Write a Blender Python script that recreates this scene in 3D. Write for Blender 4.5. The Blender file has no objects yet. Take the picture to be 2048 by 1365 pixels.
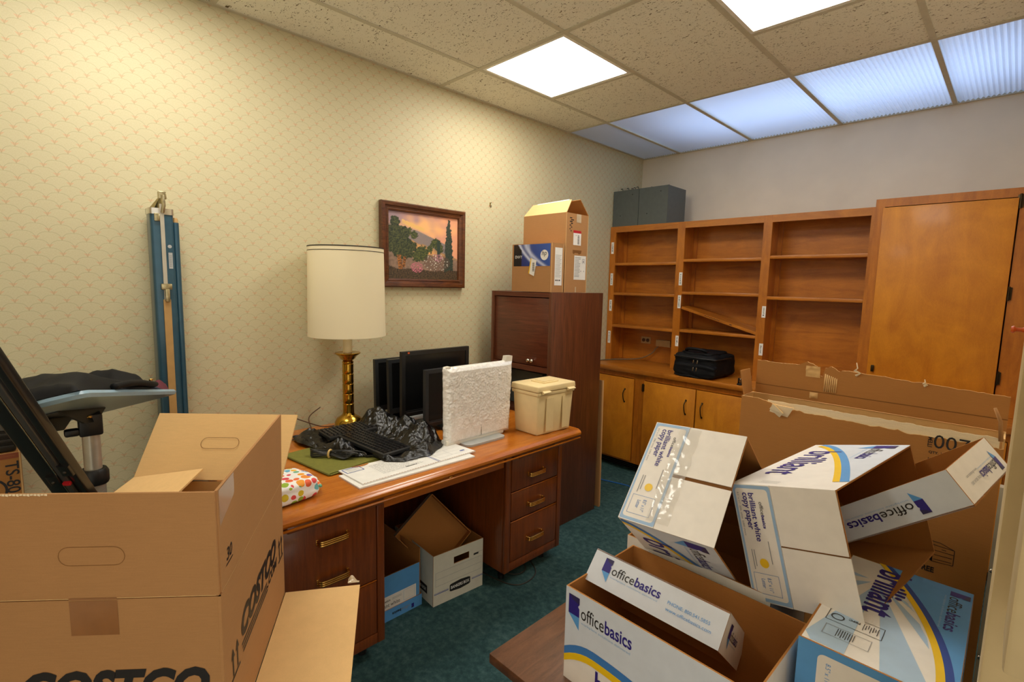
import bpy, bmesh, math, random
from math import sin, cos, pi, sqrt, radians
from mathutils import Vector, Matrix, noise
random.seed(7)
V = Vector
scene = bpy.context.scene
COL = scene.collection

# ------------------------------------------------------------------ camera
cam_d = bpy.data.cameras.new('camera')
cam = bpy.data.objects.new('camera', cam_d)
COL.objects.link(cam)
YAW, PITCH, ROLL = radians(45.163), radians(-6.488), radians(1.285)
fw = V((-sin(YAW) * cos(PITCH), cos(YAW) * cos(PITCH), sin(PITCH)))
r0 = V((cos(YAW), sin(YAW), 0.0))
u0 = r0.cross(fw)
rt = r0 * cos(ROLL) + u0 * sin(ROLL)
up = u0 * cos(ROLL) - r0 * sin(ROLL)
cam.matrix_world = Matrix(((rt.x, up.x, -fw.x, 2.5923), (rt.y, up.y, -fw.y, 0.0), (rt.z, up.z, -fw.z, 1.53), (0, 0, 0, 1)))
cam_d.sensor_width = 36.0
cam_d.lens = 1001.5 / 2048 * 36.0
cam_d.clip_start = 0.02
scene.camera = cam

# ------------------------------------------------------------------ world, colour, lights
w = bpy.data.worlds.new('hall_light')
scene.world = w
w.use_nodes = True
w.node_tree.nodes['Background'].inputs['Color'].default_value = (1.0, 0.9, 0.74, 1)
w.node_tree.nodes['Background'].inputs['Strength'].default_value = 0.55
scene.view_settings.view_transform = 'Standard'
scene.view_settings.look = 'None'
scene.view_settings.gamma = 1.0
scene.view_settings.use_curve_mapping = False
scene.view_settings.exposure = 0.98
LAMP_STRENGTH = 8.8           # the lit ceiling panels
LAMP_COLOR = (1.0, 0.95, 0.85)


def area(name, loc, sx, sy, power, color, rot=(0, 0, 0)):
    d = bpy.data.lights.new(name, 'AREA')
    d.shape = 'RECTANGLE'
    d.size, d.size_y = sx, sy
    d.energy = power
    d.color = color
    o = bpy.data.objects.new(name, d)
    o.location = loc
    o.rotation_euler = rot
    COL.objects.link(o)
    return o


# daylight tubes in the plenum above the ribbed diffusers, stronger towards the right end
area('plenum_tube', (1.62, 3.62, 3.09), 2.1, 0.7, 6.6, (0.53, 0.69, 1.0))

# ------------------------------------------------------------------ node helpers
MATS = {}


def srgb(r, g, b):
    f = lambda c: c / 12.92 if c <= 0.04045 else ((c + 0.055) / 1.055) ** 2.4
    return (f(r / 255.0), f(g / 255.0), f(b / 255.0), 1.0)


class NT:
    def __init__(self, name):
        m = bpy.data.materials.new(name)
        m.use_nodes = True
        self.m = m
        self.t = m.node_tree
        self.b = self.t.nodes['Principled BSDF']
        self.out = self.t.nodes['Material Output']

    def n(self, typ, **kw):
        nd = self.t.nodes.new(typ)
        for k, v in kw.items():
            if hasattr(nd, k):
                setattr(nd, k, v)
            else:
                nd.inputs[k].default_value = v
        return nd

    def l(self, a, b):
        self.t.links.new(a, b)

    def math(self, op, a, b=None, c=None):
        nd = self.t.nodes.new('ShaderNodeMath')
        nd.operation = op
        for i, x in enumerate((a, b, c)):
            if x is None:
                continue
            if isinstance(x, (int, float)):
                nd.inputs[i].default_value = x
            else:
                self.l(x, nd.inputs[i])
        return nd.outputs[0]

    def coord(self, kind='Object', scale=(1, 1, 1), rot=(0, 0, 0), loc=(0, 0, 0)):
        tc = self.n('ShaderNodeTexCoord')
        mp = self.n('ShaderNodeMapping')
        mp.inputs['Scale'].default_value = scale
        mp.inputs['Rotation'].default_value = rot
        mp.inputs['Location'].default_value = loc
        self.l(tc.outputs[kind], mp.inputs[0])
        return mp.outputs[0]

    def noise(self, vec, scale, detail=3, rough=0.5, dist=0.0):
        nd = self.n('ShaderNodeTexNoise')
        nd.inputs['Scale'].default_value = scale
        nd.inputs['Detail'].default_value = detail
        nd.inputs['Roughness'].default_value = rough
        nd.inputs['Distortion'].default_value = dist
        self.l(vec, nd.inputs['Vector'])
        return nd.outputs[0]

    def ramp(self, fac, stops):
        nd = self.n('ShaderNodeValToRGB')
        cr = nd.color_ramp
        while len(cr.elements) > 1:
            cr.elements.remove(cr.elements[-1])
        cr.elements[0].position = stops[0][0]
        cr.elements[0].color = stops[0][1]
        for p, c in stops[1:]:
            e = cr.elements.new(p)
            e.color = c
        self.l(fac, nd.inputs[0])
        return nd.outputs[0]

    def mix(self, fac, a, b, mode='MIX'):
        nd = self.n('ShaderNodeMix', data_type='RGBA', blend_type=mode)
        for sock, x in ((nd.inputs[0], fac), (nd.inputs[6], a), (nd.inputs[7], b)):
            if isinstance(x, (int, float, tuple)):
                sock.default_value = x
            else:
                self.l(x, sock)
        return nd.outputs[2]

    def bump(self, height, strength=0.2, dist=0.002):
        nd = self.n('ShaderNodeBump')
        nd.inputs['Strength'].default_value = strength
        nd.inputs['Distance'].default_value = dist
        self.l(height, nd.inputs['Height'])
        self.l(nd.outputs[0], self.b.inputs['Normal'])

    def set(self, color=None, rough=0.5, metal=0.0, spec=0.5, coat=0.0, coat_rough=0.1, trans=0.0):
        b = self.b
        if color is not None:
            if isinstance(color, tuple):
                b.inputs['Base Color'].default_value = color
            else:
                self.l(color, b.inputs['Base Color'])
        if isinstance(rough, (int, float)):
            b.inputs['Roughness'].default_value = rough
        else:
            self.l(rough, b.inputs['Roughness'])
        b.inputs['Metallic'].default_value = metal
        b.inputs['Specular IOR Level'].default_value = spec
        b.inputs['Coat Weight'].default_value = coat
        b.inputs['Coat Roughness'].default_value = coat_rough
        b.inputs['Transmission Weight'].default_value = trans
        return self.m


def plain(name, col, rough=0.5, metal=0.0, spec=0.5, coat=0.0, var=0.04, nscale=30.0):
    t = NT(name)
    nz = t.noise(t.coord(), nscale, 3)
    c2 = tuple(min(1, c * (1 - var * 2)) for c in col[:3]) + (1,)
    c1 = tuple(min(1, c * (1 + var)) for c in col[:3]) + (1,)
    c = t.ramp(nz, [(0.3, c2), (0.7, c1)])
    MATS[name] = t.set(c, rough, metal, spec, coat)
    return MATS[name]


def wood(name, dark, light, grain=(1, 1, 1), scale=8.0, rough=0.35, coat=0.25, figure=0.0, fine=120):
    """grain: stretch of the coordinates (small number along the grain)"""
    t = NT(name)
    co = t.coord(scale=grain)
    n1 = t.noise(co, scale, 6, 0.6, 1.2)
    n2 = t.noise(co, fine, 4, 0.7)
    f = t.math('MULTIPLY_ADD', n2, 0.35, t.math('MULTIPLY', n1, 0.65))
    if figure:
        n3 = t.noise(t.coord(), 3.2, 4, 0.5, 2.5)
        f = t.math('MULTIPLY_ADD', n3, figure, t.math('MULTIPLY', f, 1 - figure))
    c = t.ramp(f, [(0.34, dark), (0.5, tuple((a + b) / 2 for a, b in zip(dark, light))), (0.66, light)])
    t.bump(n2, 0.06, 0.001)
    MATS[name] = t.set(c, rough, 0, 0.5, coat, 0.15)
    return MATS[name]


def kraft(name, col, var=0.035, rough=0.85, horiz=True):
    t = NT(name)
    co = t.coord(scale=(1, 1, 14))
    n1 = t.noise(co, 26, 3, 0.6)
    n2 = t.noise(t.coord(), 420, 2)
    n3 = t.noise(t.coord(), 5, 3)
    f = t.math('ADD', t.math('MULTIPLY', n1, 0.35), t.math('ADD', t.math('MULTIPLY', n2, 0.25), t.math('MULTIPLY', n3, 0.4)))
    lo = tuple(c * (1 - 2.2 * var) for c in col[:3]) + (1,)
    hi = tuple(c * (1 + 2 * var) for c in col[:3]) + (1,)
    c = t.ramp(f, [(0.32, lo), (0.68, hi)])
    t.bump(n1, 0.12, 0.001)
    MATS[name] = t.set(c, rough, 0, 0.2)
    return MATS[name]


# ------------------------------------------------------------------ materials
def mat_wallpaper():
    t = NT('wallpaper')
    tc = t.n('ShaderNodeTexCoord')
    sp = t.n('ShaderNodeSeparateXYZ')
    t.l(tc.outputs['Object'], sp.inputs[0])
    u = t.math('DIVIDE', sp.outputs['Y'], 0.0716)
    v = t.math('DIVIDE', sp.outputs['Z'], 0.0296)
    row = t.math('FLOOR', v)
    fv = t.math('SUBTRACT', v, row)
    half = t.math('MULTIPLY', t.math('FLOORED_MODULO', row, 2.0), 0.5)
    fx = t.math('SUBTRACT', t.math('FRACT', t.math('ADD', u, half)), 0.5)
    ex = t.math('MULTIPLY', fx, 2.0)
    rad = t.math('SQRT', t.math('ADD', t.math('POWER', t.math('ABSOLUTE', ex), 2.7), t.math('MULTIPLY', fv, fv)))
    d = t.math('ABSOLUTE', t.math('SUBTRACT', rad, 0.97))
    line = t.math('SUBTRACT', 1.0, t.math('SMOOTH_MIN', t.math('DIVIDE', d, 0.05), 1.0, 0.2))
    line = t.math('MAXIMUM', line, 0.0)
    outside = t.math('LESS_THAN', t.math('SUBTRACT', 1.0, t.math('ABSOLUTE', ex)), t.math('MULTIPLY', fv, 0.75))
    low = t.math('LESS_THAN', fv, 0.44)
    pink = t.math('MULTIPLY', outside, low)
    weave = t.noise(t.coord(scale=(1, 1, 6)), 160, 3)
    weave2 = t.noise(t.coord(scale=(1, 6, 1)), 160, 3)
    wv = t.math('MULTIPLY', t.math('ADD', weave, weave2), 0.5)
    base = t.ramp(wv, [(0.3, srgb(198, 188, 150)), (0.7, srgb(213, 204, 168))])
    c = t.mix(t.math('MULTIPLY', pink, 0.6), base, srgb(216, 168, 132))
    c = t.mix(t.math('MULTIPLY', line, 0.6), c, srgb(158, 156, 116))
    t.bump(wv, 0.10, 0.001)
    MATS['wallpaper'] = t.set(c, 0.55, 0, 0.35)


def mat_ceiling_tile():
    t = NT('ceiling_tile')
    co = t.coord(scale=(1.0, 1.9, 1.0), rot=(0, 0, 0.5))
    n1 = t.noise(co, 44, 2, 0.5, 2.0)
    n2 = t.noise(t.coord(), 210, 2)
    hole = t.ramp(n1, [(0.33, (0, 0, 0, 1)), (0.37, (1, 1, 1, 1))])
    base = t.ramp(n2, [(0.3, srgb(238, 236, 220)), (0.7, srgb(248, 246, 232))])
    c = t.mix(hole, srgb(112, 98, 70), base)
    t.bump(hole, 0.6, 0.003)
    MATS['ceiling_tile'] = t.set(c, 0.9, 0, 0.2)


def mat_carpet():
    t = NT('carpet')
    co = t.coord()
    n1 = t.noise(co, 900, 2, 0.7)
    n2 = t.noise(co, 34, 5, 0.7)
    n3 = t.noise(co, 4, 3)
    f = t.math('ADD', t.math('MULTIPLY', n1, 0.45), t.math('ADD', t.math('MULTIPLY', n2, 0.4), t.math('MULTIPLY', n3, 0.15)))
    c = t.ramp(f, [(0.34, srgb(36, 62, 64)), (0.5, srgb(66, 102, 103)), (0.66, srgb(116, 152, 150))])
    t.bump(t.math('ADD', n1, n2), 0.9, 0.006)
    MATS['carpet'] = t.set(c, 0.95, 0, 0.15)


def mat_emit(name, col, strength):
    t = NT(name)
    e = t.n('ShaderNodeEmission')
    e.inputs[0].default_value = tuple(col) + (1,)
    e.inputs[1].default_value = strength
    t.l(e.outputs[0], t.out.inputs[0])
    MATS[name] = t.m


def mat_translucent(name, col, tcol, fac, rough=0.4):
    t = NT(name)
    tr = t.n('ShaderNodeBsdfTranslucent')
    tr.inputs[0].default_value = tcol
    mx = t.n('ShaderNodeMixShader')
    mx.inputs[0].default_value = fac
    t.set(col, rough, 0, 0.4)
    t.l(t.b.outputs[0], mx.inputs[1])
    t.l(tr.outputs[0], mx.inputs[2])
    t.l(mx.outputs[0], t.out.inputs[0])
    MATS[name] = t.m


def mat_hearts():
    t = NT('heart_print')
    co = t.coord(scale=(1, 1, 1))
    vo = t.n('ShaderNodeTexVoronoi', feature='F1')
    vo.inputs['Scale'].default_value = 36
    vo.inputs['Randomness'].default_value = 0.55
    t.l(co, vo.inputs['Vector'])
    sepc = t.n('ShaderNodeSeparateColor')
    t.l(vo.outputs['Color'], sepc.inputs[0])
    hue = t.ramp(sepc.outputs[0], [(0.0, srgb(122, 84, 168)), (0.2, srgb(96, 172, 200)), (0.4, srgb(120, 176, 60)),
                                   (0.6, srgb(240, 190, 40)), (0.8, srgb(232, 112, 60)), (1.0, srgb(214, 60, 80))])
    thr = t.math('MULTIPLY_ADD', sepc.outputs[1], 0.3, 0.3)
    inside = t.math('LESS_THAN', vo.outputs['Distance'], thr)
    c = t.mix(inside, srgb(238, 236, 232), hue)
    MATS['heart_print'] = t.set(c, 0.6, 0, 0.3)


def mat_vcol(name, rough=0.5, coat=0.0):
    t = NT(name)
    a = t.n('ShaderNodeVertexColor')
    a.layer_name = 'print'
    MATS[name] = t.set(a.outputs[0], rough, 0, 0.4, coat)


mat_wallpaper(); mat_ceiling_tile(); mat_carpet(); mat_hearts()
mat_emit('lamp_panel', LAMP_COLOR, LAMP_STRENGTH)
mat_translucent('diffuser', (0.84, 0.85, 0.88, 1), (0.82, 0.89, 1.0, 1), 0.52)
mat_translucent('shade_cloth', srgb(250, 242, 212), srgb(250, 238, 200), 0.3, 0.5)
mat_vcol('print_colours', 0.55); mat_vcol('canvas', 0.45, 0.2); mat_vcol('glossy_print', 0.3, 0.3)
plain('plain_wall', srgb(234, 220, 194), 0.7, var=0.03, nscale=4)
plain('grid_metal', srgb(204, 199, 178), 0.5)
plain('lamp_frame', srgb(240, 238, 230), 0.4)
plain('dark_void', srgb(30, 27, 22), 0.9); plain('deck_white', srgb(225, 228, 232), 0.9)
plain('door_trim', srgb(206, 184, 140), 0.45, var=0.03)
wood('honey_wood', srgb(150, 80, 10), srgb(204, 124, 32), (5, 5, 0.7), 4, 0.38, 0.3, 0.25)
wood('honey_wood_flat', srgb(150, 82, 14), srgb(204, 126, 36), (0.7, 5, 5), 4, 0.38, 0.3, 0.2)
wood('honey_door', srgb(180, 104, 8), srgb(222, 144, 30), (3, 3, 0.8), 3, 0.5, 0.1, 0.35)
wood('desk_wood', srgb(156, 80, 14), srgb(208, 124, 36), (5, 0.5, 5), 4, 0.25, 0.45, 0.1)
wood('desk_front', srgb(94, 42, 10), srgb(140, 70, 24), (9, 9, 0.6), 5, 0.32, 0.4, 0.1)
wood('desk_apron', srgb(150, 74, 12), srgb(204, 112, 30), (5, 0.5, 5), 5, 0.3, 0.4, 0.1)
wood('mahogany_side', srgb(66, 31, 13), srgb(112, 60, 31), (9, 9, 0.6), 6, 0.4, 0.25, 0.0)
wood('mahogany_front', srgb(76, 34, 16), srgb(114, 58, 34), (0.6, 9, 9), 6, 0.4, 0.25, 0.0)
wood('table_laminate', srgb(70, 40, 24), srgb(124, 80, 52), (7, 1.0, 7), 5, 0.35, 0.2, 0.15)
kraft('kraft_out', srgb(176, 130, 84)); kraft('kraft_in', srgb(224, 184, 126)); kraft('kraft_dark', srgb(170, 114, 58))
kraft('kraft_carton', srgb(180, 126, 70)); kraft('kraft_crease', srgb(128, 86, 46)); kraft('kraft_torn', srgb(240, 222, 188), 0.06)
plain('white_print', srgb(240, 234, 226), 0.5, var=0.02); plain('cool_print', srgb(214, 220, 230), 0.5, var=0.02)
plain('pale_blue', srgb(158, 190, 224), 0.5, var=0.02); plain('blue_print', srgb(92, 158, 220), 0.45, var=0.02)
plain('mid_blue', srgb(66, 126, 196), 0.45, var=0.02); plain('deep_blue', srgb(42, 74, 158), 0.45, var=0.02)
plain('navy_print', srgb(46, 34, 128), 0.45, var=0.02); plain('purple_dark', srgb(50, 42, 88), 0.45, var=0.02)
plain('yellow_print', srgb(244, 200, 20), 0.45, var=0.02); plain('black_print', srgb(34, 30, 30), 0.5, var=0.05)
plain('grey_print', srgb(150, 150, 152), 0.5); plain('ray_blue', srgb(176, 202, 228), 0.5, var=0.02)
plain('red_print', srgb(190, 32, 44), 0.45)
plain('paper', srgb(236, 234, 228), 0.6, var=0.02); plain('banker_white', srgb(214, 210, 194), 0.55, var=0.02)
plain('brass', srgb(196, 154, 58), 0.18, 1.0, var=0.05, nscale=12); plain('handle_brass', srgb(214, 170, 92), 0.25, 1.0)
plain('chrome', srgb(214, 210, 200), 0.12, 1.0); plain('steel_tube', srgb(200, 194, 178), 0.35, 0.55); plain('cord_dim', srgb(58, 54, 48), 0.5)
plain('worn_metal', srgb(190, 178, 140), 0.3, 1.0, var=0.15, nscale=90)
plain('bronze', srgb(66, 54, 36), 0.4, 0.9)
plain('blue_enamel', srgb(46, 86, 106), 0.3, 0.3, coat=0.4, var=0.05)
plain('tan_strip', srgb(186, 146, 88), 0.5)
plain('cream_plastic', srgb(236, 212, 158), 0.4, var=0.015); plain('candle', srgb(238, 224, 184), 0.5)
plain('black_plastic', srgb(30, 30, 30), 0.4); plain('dark_bezel', srgb(44, 46, 48), 0.35)
plain('screen_black', srgb(20, 20, 20), 0.25); plain('silver_plastic', srgb(176, 178, 176), 0.35)
plain('key_black', srgb(26, 26, 28), 0.28); plain('black_metal', srgb(30, 30, 31), 0.3, 0.2, coat=0.3)
plain('grey_metal', srgb(92, 92, 92), 0.4, 0.7); plain('black_metal_sheen', srgb(70, 70, 70), 0.4, 0.3); plain('red_plastic', srgb(190, 28, 40), 0.4)
plain('green_card', srgb(116, 114, 40), 0.7, var=0.06, nscale=60)
plain('steel_grey', srgb(86, 92, 88), 0.5, 0.0, var=0.04)
plain('tray_blue', srgb(140, 168, 186), 0.35, var=0.03)
plain('maroon_cloth', srgb(96, 34, 48), 0.9, var=0.12); plain('navy_cloth', srgb(26, 36, 54), 0.9)
plain('tan_cloth', srgb(170, 130, 80), 0.8)
plain('dark_ribs', srgb(36, 32, 24), 0.6); plain('cord_brown', srgb(84, 50, 28), 0.5); plain('cord_grey', srgb(126, 112, 88), 0.5)
plain('cord_black', srgb(28, 28, 28), 0.35); plain('cord_blue', srgb(30, 112, 204), 0.4); plain('rubber_band', srgb(214, 180, 110), 0.5)
plain('ivory', srgb(196, 168, 120), 0.5); plain('rust_tape', srgb(150, 74, 34), 0.5); plain('orange_plastic', srgb(224, 96, 30), 0.4)
plain('clear_tape', srgb(206, 184, 150), 0.12, spec=0.8, coat=0.6, var=0.06)
plain('brown_tape', srgb(150, 100, 58), 0.18, spec=0.7, coat=0.5, var=0.05)


def mat_bag():
    t = NT('bin_liner')
    n = t.noise(t.coord(scale=(1, 1, 1)), 55, 6, 0.65, 2.0)
    t.bump(n, 0.35, 0.004)
    MATS['bin_liner'] = t.set(srgb(12, 12, 12), 0.16, 0, 0.6, 0.0)
    t = NT('nylon')
    n = t.noise(t.coord(), 700, 2)
    t.bump(n, 0.3, 0.001)
    MATS['nylon'] = t.set(srgb(17, 17, 19), 0.65, 0, 0.2)
    t = NT('bubble_film')
    vo = t.n('ShaderNodeTexVoronoi', feature='SMOOTH_F1')
    vo.inputs['Scale'].default_value = 110
    t.l(t.coord(), vo.inputs['Vector'])
    n = t.noise(t.coord(), 30, 4, 0.7, 1.5)
    hh = t.math('ADD', t.math('MULTIPLY', vo.outputs['Distance'], -1.2), n)
    t.bump(hh, 0.45, 0.003)
    MATS['bubble_film'] = t.set(t.ramp(n, [(0.3, srgb(226, 221, 210)), (0.7, srgb(250, 247, 242))]), 0.1, 0, 0.9, 0.8)
    t = NT('foam_sheet')
    MATS['foam_sheet'] = t.set(srgb(228, 222, 208), 0.35, 0, 0.5, 0.2)


def mat_tape():
    t = NT('tape_film')
    tr = t.n('ShaderNodeBsdfTransparent')
    mx = t.n('ShaderNodeMixShader')
    mx.inputs[0].default_value = 0.7
    t.set(srgb(232, 228, 220), 0.12, 0, 0.9, 0.8)
    t.l(t.b.outputs[0], mx.inputs[1])
    t.l(tr.outputs[0], mx.inputs[2])
    t.l(mx.outputs[0], t.out.inputs[0])
    MATS['tape_film'] = t.m


mat_tape()
mat_bag()

# ------------------------------------------------------------------ mesh helpers
WM = {}      # object -> matrix that takes its vertex space to the world


class MB:
    """collects polygons; build() links them as ONE mesh object"""
    def __init__(self):
        self.v, self.f, self.m, self.c = [], [], [], None

    def poly(self, pts, mi=0):
        i = len(self.v)
        self.v += [V(p) for p in pts]
        self.f.append(tuple(range(i, i + len(pts))))
        self.m.append(mi)

    def hexa(self, p, mi=0, mtop=None):
        """p: 8 corners, bottom 4 CCW from above then top 4"""
        i = len(self.v)
        self.v += [V(q) for q in p]
        fs = [(3, 2, 1, 0), (4, 5, 6, 7), (0, 1, 5, 4), (1, 2, 6, 5), (2, 3, 7, 6), (3, 0, 4, 7)]
        for k, f in enumerate(fs):
            self.f.append(tuple(i + a for a in f))
            self.m.append(mtop if (mtop is not None and k == 1) else mi)

    def box(self, x0, y0, z0, x1, y1, z1, mi=0):
        self.hexa([(x0, y0, z0), (x1, y0, z0), (x1, y1, z0), (x0, y1, z0), (x0, y0, z1), (x1, y0, z1), (x1, y1, z1), (x0, y1, z1)], mi)
        return self

    def bbox(self, x0, y0, z0, x1, y1, z1, b=0.004, mi=0, seg=2):
        """box with rounded edges"""
        bm = bmesh.new()
        bmesh.ops.create_cube(bm, size=1.0)
        for q in bm.verts:
            q.co = V(((x0 + x1) / 2 + q.co.x * (x1 - x0), (y0 + y1) / 2 + q.co.y * (y1 - y0), (z0 + z1) / 2 + q.co.z * (z1 - z0)))
        b = min(b, 0.45 * min(abs(x1 - x0), abs(y1 - y0), abs(z1 - z0)))
        bmesh.ops.bevel(bm, geom=list(bm.edges), offset=b, segments=seg, affect='EDGES', profile=0.5)
        self.add_bm(bm, mi)
        return self

    def add_bm(self, bm, mi=0):
        i = len(self.v)
        bm.verts.index_update()
        self.v += [q.co.copy() for q in bm.verts]
        for f in bm.faces:
            self.f.append(tuple(i + q.index for q in f.verts))
            self.m.append(mi)
        bm.free()

    def panel(self, q, t, mo=0, mi=1, me=None):
        """q: 4 points CCW seen from outside; board of thickness t going inwards; outside face material mo"""
        q = [V(p) for p in q]
        n = (q[1] - q[0]).cross(q[2] - q[0]).normalized() * t
        i = len(self.v)
        self.v += q + [p - n for p in q]
        self.f.append((i, i + 1, i + 2, i + 3)); self.m.append(mo)
        self.f.append((i + 7, i + 6, i + 5, i + 4)); self.m.append(mi)
        for k in range(4):
            a, b = k, (k + 1) % 4
            self.f.append((i + b, i + a, i + a + 4, i + b + 4)); self.m.append(mi if me is None else me)
        return self

    def prism(self, poly, o, ux, uy, depth, mi=0):
        """2-D outline in frame (o, ux, uy), extruded by depth along ux x uy"""
        o, ux, uy = V(o), V(ux), V(uy)
        n = ux.cross(uy).normalized() * depth
        i, k = len(self.v), len(poly)
        a = [o + ux * x + uy * y for x, y in poly]
        self.v += a + [p + n for p in a]
        self.f.append(tuple(i + k - 1 - j for j in range(k))); self.m.append(mi)
        self.f.append(tuple(i + k + j for j in range(k))); self.m.append(mi)
        for j in range(k):
            b = (j + 1) % k
            self.f.append((i + j, i + b, i + b + k, i + j + k)); self.m.append(mi)
        return self

    def tube(self, pts, r, n=8, mi=0, closed=False, caps=True):
        pts = [V(p) for p in pts]
        m = len(pts)
        rr = r if isinstance(r, (list, tuple)) else [r] * m
        i = len(self.v)
        prev = None
        for k in range(m):
            a = pts[k - 1] if (k > 0 or closed) else pts[k]
            b = pts[(k + 1) % m] if (k < m - 1 or closed) else pts[k]
            d = (b - a).normalized()
            if prev is None:
                h = V((0, 0, 1)) if abs(d.z) < 0.9 else V((1, 0, 0))
                s = d.cross(h).normalized()
            else:
                s = (prev - d * prev.dot(d)).normalized()
            prev = s
            t = d.cross(s)
            for j in range(n):
                an = 2 * pi * j / n
                self.v.append(pts[k] + (s * cos(an) + t * sin(an)) * rr[k])
        for k in range(m if closed else m - 1):
            k2 = (k + 1) % m
            for j in range(n):
                j2 = (j + 1) % n
                self.f.append((i + k * n + j, i + k * n + j2, i + k2 * n + j2, i + k2 * n + j)); self.m.append(mi)
        if caps and not closed:
            self.f.append(tuple(i + n - 1 - j for j in range(n))); self.m.append(mi)
            self.f.append(tuple(i + (m - 1) * n + j for j in range(n))); self.m.append(mi)
        return self

    def lathe(self, prof, c, n=32, mi=0, axis=(0, 0, 1), caps=True):
        """prof: list of (radius, height) along axis from c"""
        c, ax = V(c), V(axis).normalized()
        h = V((1, 0, 0)) if abs(ax.x) < 0.9 else V((0, 1, 0))
        s = ax.cross(h).normalized()
        t = ax.cross(s)
        i = len(self.v)
        for r, z in prof:
            for j in range(n):
                an = 2 * pi * j / n
                self.v.append(c + ax * z + (s * cos(an) + t * sin(an)) * r)
        for k in range(len(prof) - 1):
            for j in range(n):
                j2 = (j + 1) % n
                self.f.append((i + k * n + j, i + k * n + j2, i + (k + 1) * n + j2, i + (k + 1) * n + j)); self.m.append(mi)
        if caps:
            self.f.append(tuple(i + n - 1 - j for j in range(n))); self.m.append(mi)
            self.f.append(tuple(i + (len(prof) - 1) * n + j for j in range(n))); self.m.append(mi)
        return self

    def grid(self, nu, nv, fn, mi=0, wrap=False):
        i = len(self.v)
        for b in range(nv + 1):
            for a in range(nu + 1):
                self.v.append(V(fn(a / nu, b / nv)))
        w_ = nu + 1
        for b in range(nv):
            for a in range(nu):
                self.f.append((i + b * w_ + a, i + b * w_ + a + 1, i + (b + 1) * w_ + a + 1, i + (b + 1) * w_ + a)); self.m.append(mi)
        return self

    def build(self, name, mats, parent=None, world=True, smooth=False, vcol=None):
        vs = self.v
        if parent is not None and world:
            inv = WM[parent].inverted()
            vs = [inv @ p for p in vs]
        me = bpy.data.meshes.new(name)
        me.from_pydata([tuple(p) for p in vs], [], self.f)
        if isinstance(mats, str):
            mats = [mats]
        for k in mats:
            me.materials.append(MATS[k])
        if len(mats) > 1:
            me.polygons.foreach_set('material_index', self.m)
        if smooth:
            me.polygons.foreach_set('use_smooth', [True] * len(me.polygons))
            if smooth == 'auto':
                me.set_sharp_from_angle(angle=radians(38))
        if vcol:
            ca = me.color_attributes.new('print', 'FLOAT_COLOR', 'POINT')
            ca.data.foreach_set('color', [x for c in vcol for x in c])
        me.update()
        o = bpy.data.objects.new(name, me)
        COL.objects.link(o)
        if parent is not None:
            o.parent = parent
            WM[o] = WM[parent].copy()
        else:
            WM[o] = Matrix.Identity(4)
        return o


def thing(name, label, cat, loc=(0, 0, 0), M=None, group=None):
    o = bpy.data.objects.new(name, None)
    o.empty_display_size = 0.05
    COL.objects.link(o)
    M = M if M is not None else Matrix.Translation(V(loc))
    o.matrix_world = M
    WM[o] = M.copy()
    return tag(o, label, cat, group)


def tag(o, label, cat, group=None):
    o['label'], o['category'] = label, cat
    if group:
        o['group'] = group
    return o


def struct(o):
    o['kind'] = 'structure'
    return o


def stuff(o):
    o['kind'] = 'stuff'
    return o


def bx(name, mat, parent, x0, y0, z0, x1, y1, z1, b=0.0, **kw):
    m = MB()
    if b:
        m.bbox(x0, y0, z0, x1, y1, z1, b)
    else:
        m.box(x0, y0, z0, x1, y1, z1)
    return m.build(name, mat, parent, smooth='auto' if b else False, **kw)


def share(o, parent, offset):
    """another object on the same mesh, moved by offset in the parent's frame"""
    c = o.copy()
    c.parent = parent
    c.location = V(offset)
    COL.objects.link(c)
    WM[c] = WM[parent] @ Matrix.Translation(V(offset))
    for ch in o.children:
        d = ch.copy()
        d.parent = c
        COL.objects.link(d)
        WM[d] = WM[c].copy()
    return c


def copy_thing(o, M, label, group=None):
    c = o.copy()
    COL.objects.link(c)
    c.matrix_world = M
    WM[c] = M.copy()
    c['label'] = label
    if group:
        c['group'] = group
    for ch in o.children:
        share(ch, c, ch.location)
    return c


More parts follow.
